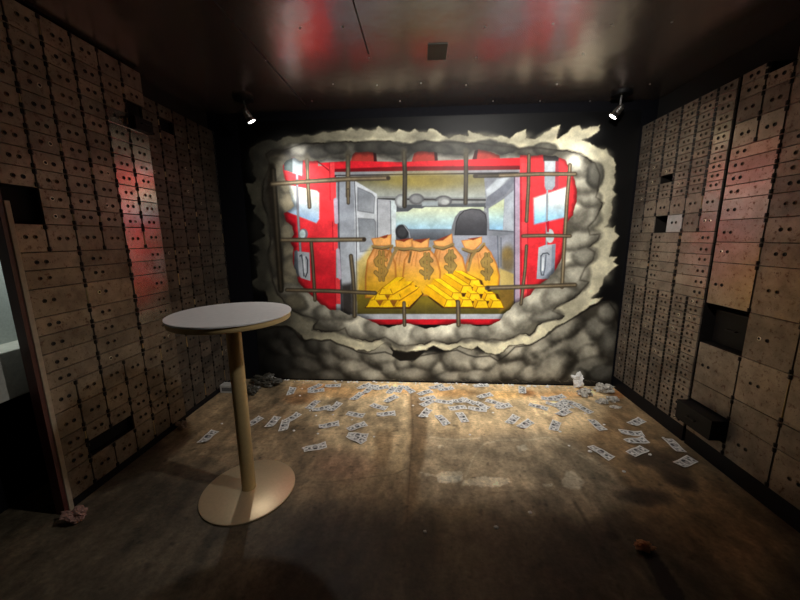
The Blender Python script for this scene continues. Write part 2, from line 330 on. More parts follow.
    for cx, cy, rx, ry, rot, k in [
        (280, 158, 14, 9, -30, .35), (276, 175, 12, 15, 20, .42), (285, 190, 10, 14, 0, .55), (274, 200, 9, 16, 0, .32), (288, 206, 9, 12, 0, .62), (276, 225, 9, 16, 0, .25), (288, 236, 8, 11, 0, .66), (288, 253, 8, 10, 0, .6), (276, 260, 8, 20, 0, .22), (290, 270, 9, 14, 0, .5), (285, 285, 13, 10, 15, .5), (300, 296, 22, 9, 20, .5),
        (312, 306, 17, 13, 10, .72), (295, 303, 12, 8, 20, .4), (335, 318, 20, 11, 15, .62), (328, 312, 12, 8, 0, .7), (356, 322, 21, 15, 10, .9), (345, 312, 14, 8, 0, .6), (384, 330, 18, 9, 15, .62), (404, 333, 20, 14, 0, .92), (423, 334, 12, 9, 0, .6), (446, 331, 24, 12, -5, .92), (472, 331, 18, 9, 0, .62), (488, 332, 16, 8, 0, .6), (506, 324, 22, 14, -25, .8), (525, 312, 22, 14, -30, .85), (545, 316, 16, 6, -10, .5), (540, 298, 24, 13, -30, .92), (562, 292, 22, 10, -25, .9), (575, 275, 14, 14, -20, .9), (568, 258, 14, 10, -20, .95), (585, 256, 12, 8, -15, .75), (578, 240, 20, 8, -15, .95), (585, 215, 14, 14, -20, .96), (575, 205, 14, 18, 0, 1.0), (588, 198, 12, 9, 0, .85), (585, 180, 14, 14, 20, .95), (575, 165, 14, 10, 30, .85), (595, 175, 8, 12, 0, .45),
        (300, 150, 16, 7, 0, .6), (318, 152, 13, 7, 0, .45), (345, 152, 16, 9, 0, .5), (335, 148, 12, 6, 0, .35), (372, 148, 16, 7, 0, .28), (400, 152, 13, 9, 0, .42), (395, 148, 16, 6, 0, .25), (425, 147, 14, 6, 0, .28), (455, 148, 16, 6, 10, .42), (440, 150, 12, 5, 0, .3), (484, 146, 14, 6, 0, .2), (505, 149, 14, 6, 0, .35), (530, 152, 14, 6, 0, .55), (545, 149, 12, 6, 0, .35)]:
        if cy < 153 and 305 < cx < 540: k *= .55
        if cy > 300: k = min(1.05, k*1.15)
        br = np.array([.92, .87, .75]) if cx < 300 else np.array([1, .985, .93])
        li = tuple((40+(v-40)*k)*b for v, b in zip(G, br)); dk = tuple(24+(v-24)*min(1, k+.12) for v in Gd)
        p.puff(cx, cy, rx*1.08, ry*1.12, li, dk, rot, op=.92, hx=0, hy=-.15)
    p.line(ring+ring[:1], 1.3, (44, 39, 32), 1.2, .55); p.line(bank[3:45], 1.2, (26, 23, 19), 1.1, .75)
    wz = vnoise(p.X, p.Y, 22, 41, 5)-.5; p.C = p.C*(1+np.clip(wz, -.3, .3)[:, None]*.6)
    # dark creases between puffs on the left side
    p.line([(272, 166), (270, 190), (273, 215), (277, 240), (279, 262), (281, 285)], 6, (36, 30, 24), 2.5, .8)
    p.line([(268, 155), (275, 152), (288, 152)], 5, (44, 40, 34), 2.5, .7)
    # the opening: inside of the wrecked armoured vehicle
    hole = [(283, 166), (287, 160), (293, 157), (300, 161), (306, 160), (312, 161), (320, 160), (328, 157.5), (334, 158), (343, 160), (350, 156), (356, 152.5), (368, 152), (377, 154), (390, 157), (399, 161), (406, 160), (412, 154), (418, 151.5), (430, 152), (440, 153), (455, 156), (465, 156), (472, 152), (479, 149), (490, 151.5), (500, 155), (510, 153), (520, 154.5), (530, 156), (542, 155), (556, 156), (565, 160), (570, 167), (574, 180), (577, 192), (576, 204), (573, 215), (568, 222), (566, 230), (566, 242), (564, 252), (560, 262), (555, 271), (548, 279), (538, 286), (530, 295), (516, 303), (507, 311), (499, 321), (488, 326), (478, 326), (470, 325), (460, 324), (455, 323), (445, 325), (436, 327), (425, 329), (415, 325), (407, 323.5), (398, 325), (388, 328), (378, 324), (368, 320), (358, 315.5), (350, 316), (340, 310), (330, 309), (320, 303), (315, 298), (308, 293), (302, 286), (298, 281), (296, 272), (293, 262), (293, 255), (294, 248), (290, 241), (294, 234), (292, 226), (287, 222), (284.5, 214), (290, 209), (295, 206), (292, 200), (290, 193), (289, 186), (285, 181), (283, 172)]
    inner = Painter(X, Y, (236, 44, 54)); q = inner
    RED, RD, GR = (250, 60, 66), (150, 8, 20), (160, 166, 174)
    q.poly([(280, 140), (340, 140), (340, 320), (280, 320)], RED, .5, ((214, 30, 44), 300, 200, 300, 300))
    q.poly([(284, 204), (296, 210), (297, 252), (286, 246)], (205, 20, 38), 1.2)
    # roof beam and what shows above it
    q.poly([(318, 140), (520, 140), (520, 166), (318, 166)], (150, 146, 136), .5)
    for a, b, c2 in ((351, 376, 0), (412, 437, 0), (474, 501, 1)):
        q.poly([(a-1, 164), (a+3, 150 if not c2 else 147), (b-2, 150 if not c2 else 153), (b, 164)], (172, 58, 48), .6)
        q.poly([(b-3, 150), (b, 150), (b+1, 164), (b-2, 164)] if not c2 else [(a-3, 164), (a+2, 147), (a+4, 150), (a+2, 164)], (58, 12, 16), .6)
    q.poly([(318, 163), (350, 161), (400, 162), (540, 157), (540, 166), (400, 167.5), (335, 170)], (226, 30, 44), .6)
    q.poly([(332, 169), (400, 166.5), (540, 165.5), (540, 171), (400, 172), (332, 173)], (118, 4, 16), .7)
    q.poly([(330, 172), (525, 169.5), (525, 175), (333, 176)], (150, 150, 156), .6)
    q.line([(334, 176), (420, 174.5), (520, 173)], 2, (34, 30, 36), .6)
    q.line([(317, 161), (331, 172), (334, 178)], 1.2, (150, 10, 24), .5)
    # interior: ceiling
    q.poly([(336, 176), (518, 174), (518, 300), (336, 320)], (150, 154, 158), .4)
    q.poly([(345, 177), (512, 174), (500, 200), (486, 201), (378, 200), (352, 184)], (118, 114, 84), .6, ((168, 174, 170), 430, 180, 430, 198))
    q.ell(425, 180, 42, 8, (150, 130, 52), 0, .7, .7)
    q.poly([(378, 196), (486, 197.5), (486, 208), (378, 206)], (136, 140, 140), .8)
    q.line([(378, 199), (486, 200)], 1.6, (40, 38, 40), .8)
    q.poly([(396, 205), (486, 203), (486, 208), (396, 212)], (74, 78, 84), 1)
    # left wall of the interior
    q.poly([(337, 176), (357, 182), (357, 320), (337, 320)], (150, 156, 166), .6, ((188, 194, 202), 340, 200, 352, 300))
    q.line([(338.5, 178), (338.5, 230), (342, 312)], 1.8, (74, 74, 86), .7)
    q.poly([(341, 285), (352, 283), (354, 318), (342, 318)], (58, 54, 52), 3)
    q.poly([(354, 181), (357, 182), (377, 194), (377, 260), (366, 262), (356, 300)], (206, 211, 217), .6)
    q.line([(354.5, 181), (356, 215), (357, 300)], .9, (80, 84, 92), .5)
    q.poly([(357.5, 187), (372, 193.5), (375, 197), (374, 213.5), (357.5, 211)], (132, 138, 146), 1, ((158, 163, 170), 360, 190, 372, 213), edge=((84, 88, 96), 1.2))
    q.poly([(358, 218), (374, 219), (376, 222), (376, 250), (360, 252)], (136, 142, 150), 1, ((160, 166, 172), 360, 220, 372, 250), edge=((96, 100, 108), 1.2))
    q.poly([(377, 199), (391, 200), (392, 240), (377, 242)], (170, 173, 180), .7, ((190, 194, 200), 378, 200, 378, 240))
    q.line([(377.3, 199), (377.5, 240)], .8, (86, 90, 98), .5)
    q.poly([(390.5, 200), (396.5, 201), (396, 247), (392, 247)], (204, 216, 220), .6)
    q.line([(390.5, 201), (391, 238)], .8, (104, 110, 118), .5)
    # things on the shelf
    q.ell(401, 201, 6.2, 7, (186, 192, 194), 0, .12, edge=(116, 118, 120)); q.ell(416.5, 199, 7.5, 5.5, (128, 130, 132), 0, .15, edge=(84, 84, 88)); q.ell(443.5, 201, 8.5, 5.5, (140, 142, 142), 0, .15, edge=(70, 70, 74)); q.ell(445, 202, 4, 2.6, (174, 176, 176), 0, .3)
    q.poly([(422, 202), (438, 201), (438, 206), (422, 206)], (150, 160, 164), 1)
    # windscreen
    q.poly([(396, 212), (408, 211.5), (413, 208), (422, 208.5), (425, 207), (484, 207), (484, 231), (396, 231)], (206, 216, 186), .6, ((158, 200, 226), 430, 210, 430, 230))
    q.poly([(396, 229), (486, 229), (486, 240), (396, 240)], (112, 122, 134), .9, ((74, 78, 86), 430, 229, 430, 239))
    q.ell(402, 232, 6.5, 7.5, (58, 60, 64), -15, .15, edge=(28, 28, 32)); q.line([(404, 225), (409, 232), (410, 238)], 1, (150, 154, 160), .5)
    # seat back
    q.poly([(450, 240), (452, 226), (455, 217), (460, 211), (470, 208.5), (480, 209), (487, 213), (489, 235), (489, 242)], (110, 112, 118), .6)
    q.poly([(454.5, 235), (456, 222), (459, 215), (464, 210.5), (472, 208.5), (480, 209.5), (485.5, 214), (488, 224), (488.5, 235)], (84, 84, 90), .6, ((52, 52, 58), 470, 212, 470, 232), edge=((22, 22, 26), 1.4))
    # right wall of the interior
    q.poly([(484, 176), (516, 174), (516, 300), (487, 300), (487, 214)], (128, 132, 142), .6)
    q.poly([(490, 186), (497, 179), (511, 176), (505, 182), (492, 197), (487, 200), (486, 190)], (186, 194, 202), 1.4)
    q.poly([(485, 206), (487, 197), (505, 184), (514, 177), (515, 181), (506, 194), (490, 206)], (112, 116, 128), .9)
    q.poly([(488.5, 208.5), (504.5, 198.5), (503, 230), (489.5, 229.5)], (200, 210, 172), .7, ((150, 198, 232), 494, 206, 494, 228))
    q.poly([(504.5, 198), (514, 190), (514, 231), (503, 230)], (168, 176, 186), .7)
    q.line([(489, 230), (514, 232)], 1, (92, 96, 106), .6)
    q.poly([(453, 235.5), (497, 236), (499, 300), (453, 300)], (150, 154, 166), .6, ((126, 130, 144), 470, 238, 490, 260))
    q.line([(497.5, 236), (498.5, 270)], 1, (92, 96, 108), .5)
    q.poly([(500, 236), (514, 234), (514, 300), (500, 300)], (142, 146, 158), .7)
    q.ell(508, 260, 7, 14, (108, 92, 60), 0, .5, .85); q.ell(507, 254, 5, 6, (130, 108, 60), 0, .6, .8)
    q.line([(501, 238), (501, 266)], 1, (88, 92, 104), .6)
    # vehicle floor with a gold glow
    q.poly([(357, 262), (372, 246), (372, 300), (357, 300)], (214, 184, 92), 3, ((196, 150, 26), 364, 262, 364, 290), op=.8)
    q.poly([(357, 292), (515, 286), (515, 316), (357, 316)], (118, 104, 34), 1.2, ((80, 72, 32), 400, 300, 400, 315))
    q.ell(425, 292, 26, 12, (140, 118, 28), 0, .6, .6)
    q.poly([(499, 268), (514, 274), (514, 285), (500, 286)], (196, 172, 104), 1.4); q.poly([(499, 288), (514, 290), (514, 306), (500, 312)], (126, 98, 40), 2)
    # sill strips
    q.poly([(350, 314), (515, 314), (515, 320), (350, 320)], (178, 182, 190), .7); q.poly([(350, 319.5), (515, 319), (515, 325.5), (350, 325)], (204, 22, 36), .6); q.poly([(350, 324.5), (515, 324.8), (515, 334), (350, 334)], (16, 12, 12), .6)
    # money bags
    OR, YE, BR = (224, 158, 92), (226, 172, 40), (138, 110, 60)
    def bag(body, mouth, dark, tie, sign, k=1.0, tone=OR):
        ys = [b[1] for b in body]
        q.poly(body, tone, .7, (YE, 420, min(ys)+12, 420, max(ys)-12), edge=((172, 104, 40), 2.6))
        q.poly(mouth, (236, 170, 96), .6, edge=((190, 118, 58), 1.8)); q.poly(dark, (128, 48, 22), .6)
        q.line(tie, 3.0, (146, 122, 74), .7); q.line([(a, b+1.4) for a, b in tie], 1, (96, 74, 40), .5)
        cx = sum(t[0] for t in tie)/len(tie); cy = max(t[1] for t in tie)
        for dx in (-9, -5, 5, 9): q.line([(cx+dx*.6, cy+2), (cx+dx*.85, cy+9), (cx+dx, cy+16)], .9, (176, 106, 44), .8, .6)
        if sign:
            sx, sy, w, h, c = sign
            P = [(.55, -.42), (.3, -.58), (-.25, -.6), (-.6, -.35), (-.45, -.08), (.3, .08), (.6, .32), (.35, .6), (-.25, .62), (-.6, .42)]
            for wd, cc in ((4.2, tuple(v*.72 for v in c)), (2.7, c)):
                q.line([(sx+a*w, sy+b*h) for a, b in P], wd, cc, .5)
                q.line([(sx-.16*w, sy-.95*h), (sx-.12*w, sy+.95*h)], wd*.7, cc, .5); q.line([(sx+.24*w, sy-.95*h), (sx+.26*w, sy+.95*h)], wd*.7, cc, .5)
    OL = (150, 124, 66)
    bag([(396, 248), (408, 250), (420, 258), (420, 292), (390, 292), (388, 268), (391, 256)], [(395, 240), (403, 240), (413, 238.5), (412, 248), (396, 248)], [(397, 240), (411, 238), (404, 242)], [(395, 248), (404, 249.5), (413, 248)], None)
    bag([(374, 247), (386, 249), (391, 251), (396, 264), (397, 285), (394, 298), (365, 298), (365, 276), (367, 260)], [(371, 238.5), (381, 237), (391.5, 234), (391, 246), (374, 246)], [(380, 237), (388, 234.5), (387, 237.5), (384, 238.5)], [(373, 246.5), (382, 248), (392, 246)], (381, 266, 9, 15, (166, 130, 62)))
    bag([(436, 247), (454, 246), (463, 257), (467, 272), (464, 290), (438, 292), (432, 262)], [(433, 241), (442, 239.5), (452, 233.5), (453, 243), (448, 247), (435, 246.5)], [(435, 240.5), (450, 234.5), (443, 240.5)], [(434, 246.5), (443, 248.5), (453, 244.5)], (450.5, 262, 7.5, 12, OL))
    bag([(411, 249), (429, 248.5), (437, 257), (441, 272), (440, 288), (430, 296), (406, 296), (402, 278), (404, 260)], [(411, 240), (420, 241.5), (429.5, 238), (428.5, 248), (413, 248.5)], [(413, 239.8), (428, 238.5), (421, 243)], [(411, 248.5), (420, 250), (430, 248.5)], (426.5, 266, 9, 13, OL))
    bag([(471, 253), (485, 245), (491, 252), (497, 264), (500, 276), (499, 288), (478, 290), (466, 278), (466, 264)], [(461, 240.5), (472, 239), (482, 236.5), (482, 243), (474, 251), (465, 249)], [(468, 238.6), (480, 237), (473, 240.2)], [(463, 249), (471, 252), (479, 250), (484, 244)], (487, 266.5, 7.5, 13.5, OL))
    q.line([(475, 252), (471, 258), (468, 270)], 3, (150, 124, 74), .7); q.line([(471, 253), (469, 262)], 1, (100, 78, 40), .6)
    q.line([(397, 249), (393, 255), (388, 268)], 3, (152, 126, 76), .8); q.line([(411, 252), (409, 262)], 2.2, (104, 80, 44), .8)
    q.line([(391, 248), (386, 258)], 2, (180, 120, 56), .8)
    # gold bars
    Yt, Ys, Yd, Yo = (255, 206, 20), (232, 172, 16), (150, 98, 14), (66, 38, 10)
    def bar(x, y, dx, dy, w=6.2, h=7.5):
        e = [(x-w, y), (x-w*.58, y-h), (x+w*.58, y-h), (x+w, y)]
        q.poly([e[0], e[1], (e[1][0]+dx, e[1][1]+dy), (e[0][0]+dx, e[0][1]+dy)], Ys if dx < 0 else Yt, .4)
        q.poly([e[2], e[3], (e[3][0]+dx, e[3][1]+dy), (e[2][0]+dx, e[2][1]+dy)], Yd if dx < 0 else Ys, .4)
        q.poly([e[1], e[2], (e[2][0]+dx, e[2][1]+dy), (e[1][0]+dx, e[1][1]+dy)], Yt, .4)
        q.poly(e, (255, 204, 34), .4, (Yt, x, y-h, x, y))
        q.line([e[0], e[1], e[2], e[3], e[0]], .7, (150, 98, 12), .4); q.line([e[1], (e[1][0]+dx, e[1][1]+dy)], .6, (176, 122, 14), .4); q.line([e[2], (e[2][0]+dx, e[2][1]+dy)], .6, (160, 106, 12), .4)
    q.poly([(364.5, 308), (381, 289), (394, 281), (405, 280.5), (411, 286), (416, 285.5), (423.5, 294), (410, 309)], Yo, .8)
    for x, y in ((402, 307), (388, 307), (374, 307)): bar(x, y, 13, -13, 7.2, 7)
    for x, y in ((395, 300), (381, 300)): bar(x, y, 14, -12, 7, 6.6)
    bar(386, 294.5, 14, -11, 7, 6.2)
    q.poly([(382, 290), (395, 281.5), (404.5, 281), (411, 286.5), (402, 293), (393, 296), (392, 288.5)], (250, 192, 22), .5); q.poly([(402, 293), (414, 286), (421, 294), (408, 305), (398, 306)], (236, 176, 18), .5); q.line([(393, 294.5), (411, 284)], .8, Yd, .5); q.line([(399, 301), (417, 289.5)], 1.0, Yd, .5)
    q.poly([(366, 307), (373, 300), (379, 300), (382.5, 307)], Yt, .4); q.poly([(383, 307), (389, 300), (391, 300), (394.5, 307)], Yt, .4)
    for t in ([(375.5, 300.3), (383.5, 300.3), (380, 306.3)], [(389.5, 300.3), (397.5, 300.3), (393.5, 307)], [(384.8, 295.2), (390.2, 295.2), (387.6, 299.4)]): q.poly(t, (150, 92, 26), .4)
    q.poly([(428, 297), (432, 288), (438, 282.5), (447, 277.5), (456, 273), (465, 273), (482, 280.5), (484, 286), (489, 288), (493, 293), (498, 294), (504, 308.5), (442, 308)], Yo, .8)
    for x, y, dx, dy in ((475, 287, -17, -9), (482, 294, -4, -2), (467, 293, -19, -12), (491, 301, -3, -2), (475, 301, -4, -3), (457, 300, -20, -14), (497, 308, -3, -2), (482, 308, -3, -2), (467, 307, -4, -3), (451, 307, -21, -15)): bar(x, y, dx, dy, 6.8, 7.2)
    # left door: window, pole, mirror and handle plate
    q.poly([(286, 184), (317, 190.5), (319.5, 193), (319.5, 219), (316.5, 223.5), (287, 212)], (240, 240, 222), .9, ((160, 196, 236), 306, 196, 302, 219), edge=((206, 160, 160), 1.0))
    q.poly([(284, 158), (303, 158), (303, 175), (293, 173), (284, 170)], (92, 104, 102), .8); q.poly([(292.5, 157), (302.5, 160), (302, 176), (292.5, 173)], (154, 164, 166), .7)
    q.line([(297, 175), (298, 215), (300.5, 252)], 2.4, (120, 120, 128), .5, hi=(160, 160, 166))
    q.ell(303.5, 234, 4.4, 5.4, (120, 110, 120), 0, .1); q.ell(302.5, 234, 3, 4.4, (196, 216, 216), 0, .2)
    q.poly([(294.5, 251), (309.5, 252.5), (310.5, 281), (301, 278), (294, 270)], (168, 174, 182), .5, ((196, 200, 208), 296, 252, 308, 280)); q.poly([(294.5, 251), (297.5, 250), (299, 278), (294, 272)], (108, 116, 126), .5)
    q.line([(300, 256), (301.5, 255), (303, 262), (304, 276)], 1.4, (74, 78, 88), .5); q.line([(306, 257), (307.5, 260), (307.5, 272), (305.5, 277)], 1.2, (66, 70, 80), .5); q.line([(303.8, 257), (305, 272)], 2.2, (216, 222, 228), .6)
    for y0, y1, x in ((163, 200, 332), (222, 250, 335), (278, 304, 337.5)):
        q.poly([(x-2.5, y0), (x+2.5, y0), (x+3, y1), (x-1.5, y1)], (244, 66, 72), .5); q.line([(x-2.5, y0), (x-1.7, y1)], .8, (176, 16, 34), .5)
    q.line([(335.5, 200), (336.5, 222)], 4, (188, 172, 190), .6); q.line([(338, 250), (340, 278)], 3.2, (190, 176, 194), .6)
    # right door
    q.poly([(514, 174), (520, 172), (520, 306), (514, 306)], (176, 156, 176), .5); q.line([(514.5, 176), (514.5, 304)], 1.2, (70, 62, 78), .5)
    q.poly([(520, 152), (580, 150), (580, 310), (520, 310)], RED, .5, ((226, 40, 52), 548, 180, 548, 300))
    q.line([(521, 175), (521, 306)], 1.4, (170, 20, 40), .6)
    for y0, y1 in ((163, 200), (222, 250), (276, 302)): q.poly([(521.5, y0), (527.5, y0), (527.5, y1), (521.5, y1)], (246, 72, 78), .5); q.line([(527.7, y0), (527.7, y1)], .8, (178, 22, 40), .5)
    q.poly([(533.5, 198), (567.5, 186.5), (567, 217), (534, 224.5)], (250, 250, 244), 1.4, ((140, 204, 244), 551, 200, 549, 222))
    q.poly([(543, 157), (559, 157), (559, 188), (556, 190), (545, 190), (544, 172)], (170, 60, 72), .8); q.poly([(544.5, 160), (555.5, 160), (555, 186), (552, 190), (546, 190), (544.5, 186)], (196, 202, 208), .7, ((150, 158, 166), 550, 165, 550, 176)); q.poly([(543, 155), (559, 155), (558, 161), (543.5, 161)], (70, 66, 66), .8)
    q.line([(547.3, 190), (546.5, 247)], 2, (120, 128, 138), .5, hi=(176, 184, 194)); q.ell(550, 236, 4.2, 7, (206, 216, 218), 0, .12)
    q.poly([(538.5, 247.5), (545, 245), (555.5, 244), (554.5, 272), (550, 279), (536.5, 279)], (196, 202, 212), .5, ((160, 170, 188), 540, 250, 554, 275)); q.poly([(552, 245), (555.5, 244), (554.5, 272), (551, 277)], (140, 152, 170), .5)
    q.line([(541, 256), (543, 253.5), (547.5, 253), (549, 254.5)], 1.3, (86, 92, 102), .5); q.line([(541, 256), (540.5, 270), (541.5, 275), (543.5, 275)], 1.2, (90, 98, 108), .5); q.line([(546, 255), (545, 268), (543.5, 275)], 1.1, (96, 104, 116), .5); q.line([(543.2, 258), (542.7, 270)], 1.8, (226, 234, 240), .5)
    q.poly([(546, 222), (549, 221), (549, 232), (547, 232)], (180, 16, 40), .6)
    # composite the inside through the hole
    i = np.arange(p.X.size); d = p.sd(p.X, p.Y, hole)+(vnoise(p.X, p.Y, 5, 9, 3)-.5)*2.2
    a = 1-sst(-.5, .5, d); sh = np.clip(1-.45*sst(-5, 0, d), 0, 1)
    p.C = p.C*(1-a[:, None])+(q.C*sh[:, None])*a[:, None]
    # the bent grille in front
    K, KH, KD = (92, 80, 62), (150, 134, 106), (52, 42, 32)
    def rod(P, w=3.4, dk=1.0): 
        c = tuple(v*dk for v in K); h = tuple(v*dk for v in KH)
        p.line(P, w+1.0, tuple(v*dk*.75 for v in K), .5, .75); p.line(P, w-.4, c, .5, hi=h)
    for P, w, k in [([(273, 170), (276, 215), (281, 290)], 5, .48), ([(307, 160), (308, 185), (309.5, 207)], 3.2, 1), ([(348, 156), (348, 180), (348, 196)], 3.8, .95), ([(348, 190), (348.3, 203)], 2.6, .9), ([(404, 152), (405, 175), (404.5, 206)], 3.8, .5), ([(466, 154), (466, 180), (465.5, 203)], 3.6, .55), ([(529, 155), (528.5, 185), (526.5, 221)], 3, .9), ([(570, 165), (567, 200), (564, 250), (562, 287)], 3.2, 1.1), ([(311, 240), (313, 265), (315, 300)], 2.8, .8), ([(351, 256), (353, 275), (354.5, 300), (354.5, 316)], 3.6, .8), ([(404, 303), (404.5, 325)], 3, .8), ([(458, 302), (458.5, 325)], 3.6, .85), ([(526.5, 246), (525, 270), (521, 304)], 2.6, .9), ([(272, 184), (300, 182), (348, 179), (388, 178)], 4.2, .95), ([(282, 240), (320, 240), (364, 239.5)], 3.8, .95), ([(287, 290), (330, 291), (375, 293)], 3.4, .85), ([(475, 176), (500, 175.5)], 3.4, .55), ([(500, 175.5), (540, 174), (575, 174)], 3.6, .95), ([(523, 236), (545, 235.5), (570, 236)], 3, 1), ([(487, 288), (520, 287), (575, 285)], 3.8, .95)]: rod(P, w, k)
    for x, y in ((348, 162), (404, 160), (466, 160), (307, 165)):
        p.line([(x, y-9), (x, y+4)], 6, (86, 80, 66), 2, .75, w2=2.5)
    for x, y in ((488, 287.5), (388, 178), (364, 239.5), (476, 176)): p.ell(x, y, 1.8, 1.8, KD, 0, .3)
    # sprayed texture over everything
    n = vnoise(p.X, p.Y, 9, 21, 5); n2 = vnoise(p.X, p.Y, 3, 22, 3)
    p.C = p.C*(1+(n-.5)*.30+(n2-.5)*.12)[:, None]
    return to_lin(p.C)
MX0, MX1, MZ0, MZ1 = -1.86, 2.04, .018, 2.76
def build_mural():
    nu, nv = 920, 640
    u = np.linspace(MX0, MX1, nu); v = np.linspace(MZ0, MZ1, nv); U, V = np.meshgrid(u, v)
    PX, PY = proj(U, D_-.004, V)
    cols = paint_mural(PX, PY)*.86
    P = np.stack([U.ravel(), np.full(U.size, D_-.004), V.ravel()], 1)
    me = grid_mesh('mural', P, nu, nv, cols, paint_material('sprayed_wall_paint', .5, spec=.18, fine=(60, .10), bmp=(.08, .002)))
    o = link('mural', me)
    tag(o, 'spray-painted mural of money bags and gold bars inside a blown-open armoured truck', 'mural')
build_mural()

# ------------------------------------------------------------------ the room
def struct(name, bm, m): return tag(link(name, mesh_of(bm, name, m)), kind='structure')
bm = bmesh.new(); box(bm, -2.9, 2.5, D_, D_+.12, 0, CEIL); struct('wall_back', bm, M['black_wall'])
bm = bmesh.new(); box(bm, R_+.125, R_+.25, -1.6, D_, 0, CEIL); struct('wall_right', bm, M['dark_wall'])
bm = bmesh.new(); box(bm, L_-.10, L_-.082, 1.66, D_, 0, CEIL); box(bm, L_-.10, L_-.082, -1.6, .70, 0, CEIL); box(bm, L_-.10, L_-.082, .70, 1.66, 1.93, CEIL); struct('wall_left', bm, M['dark_wall'])
bm = bmesh.new(); box(bm, -3.2, 2.5, -1.72, -1.6, 0, CEIL); struct('wall_front', bm, M['dark_wall'])
bm = bmesh.new(); box(bm, -2.62, -2.5, -1.6, D_, .99, CEIL, mi=0); box(bm, -2.62, -2.5, -1.6, D_, 0, .99, mi=1); struct('wall_beyond', bm, [M['grey_wall'], M['black_wall']])  # lower part black: the shade under the ledge is put into its colour
bm = bmesh.new(); box(bm, -2.9, 2.5, -1.72, D_+.12, CEIL, CEIL+.1)
ce = struct('ceiling', bm, M['ceiling'])
bm = bmesh.new()
for px, py in [(300, 28), (343, 27), (485, 27), (553, 24), (612, 25), (672, 22), (583, 54), (430, 57), (476, 57), (369, 58), (333, 84), (377, 85), (421, 83), (466, 85), (540, 101), (557, 84), (590, 101), (650, 84), (266, 60), (312, 101), (400, 101), (493, 101), (440, 112), (520, 113), (372, 113)]:
    x, y = on_z(px, py, CEIL); cone(bm, (x, y, CEIL-.004), (x, y, CEIL+.001), .004, .008, 10)
tag(link('rivet_pattern', mesh_of(bm, 'rivets', M['chrome']), ce), kind='structure')
bm = bmesh.new(); box(bm, -.379, -.371, -1.6, 2.55, CEIL-.003, CEIL+.001); struct('trim_1', bm, M['seam'])
bm = bmesh.new(); box(bm, -1.113, -1.104, -1.6, 3.38, CEIL-.003, CEIL+.001); struct('trim_2', bm, M['seam'])
bm = bmesh.new(); box(bm, .03, .16, 2.46, 2.66, CEIL-.006, CEIL+.001, .002)
tag(link('ceiling_plate', mesh_of(bm, 'ceiling_plate', simple('dull_green_black_plate', (.035, .037, .032), .4, .7))), 'small square dull plate set in the middle of the glossy dark ceiling', 'plate')

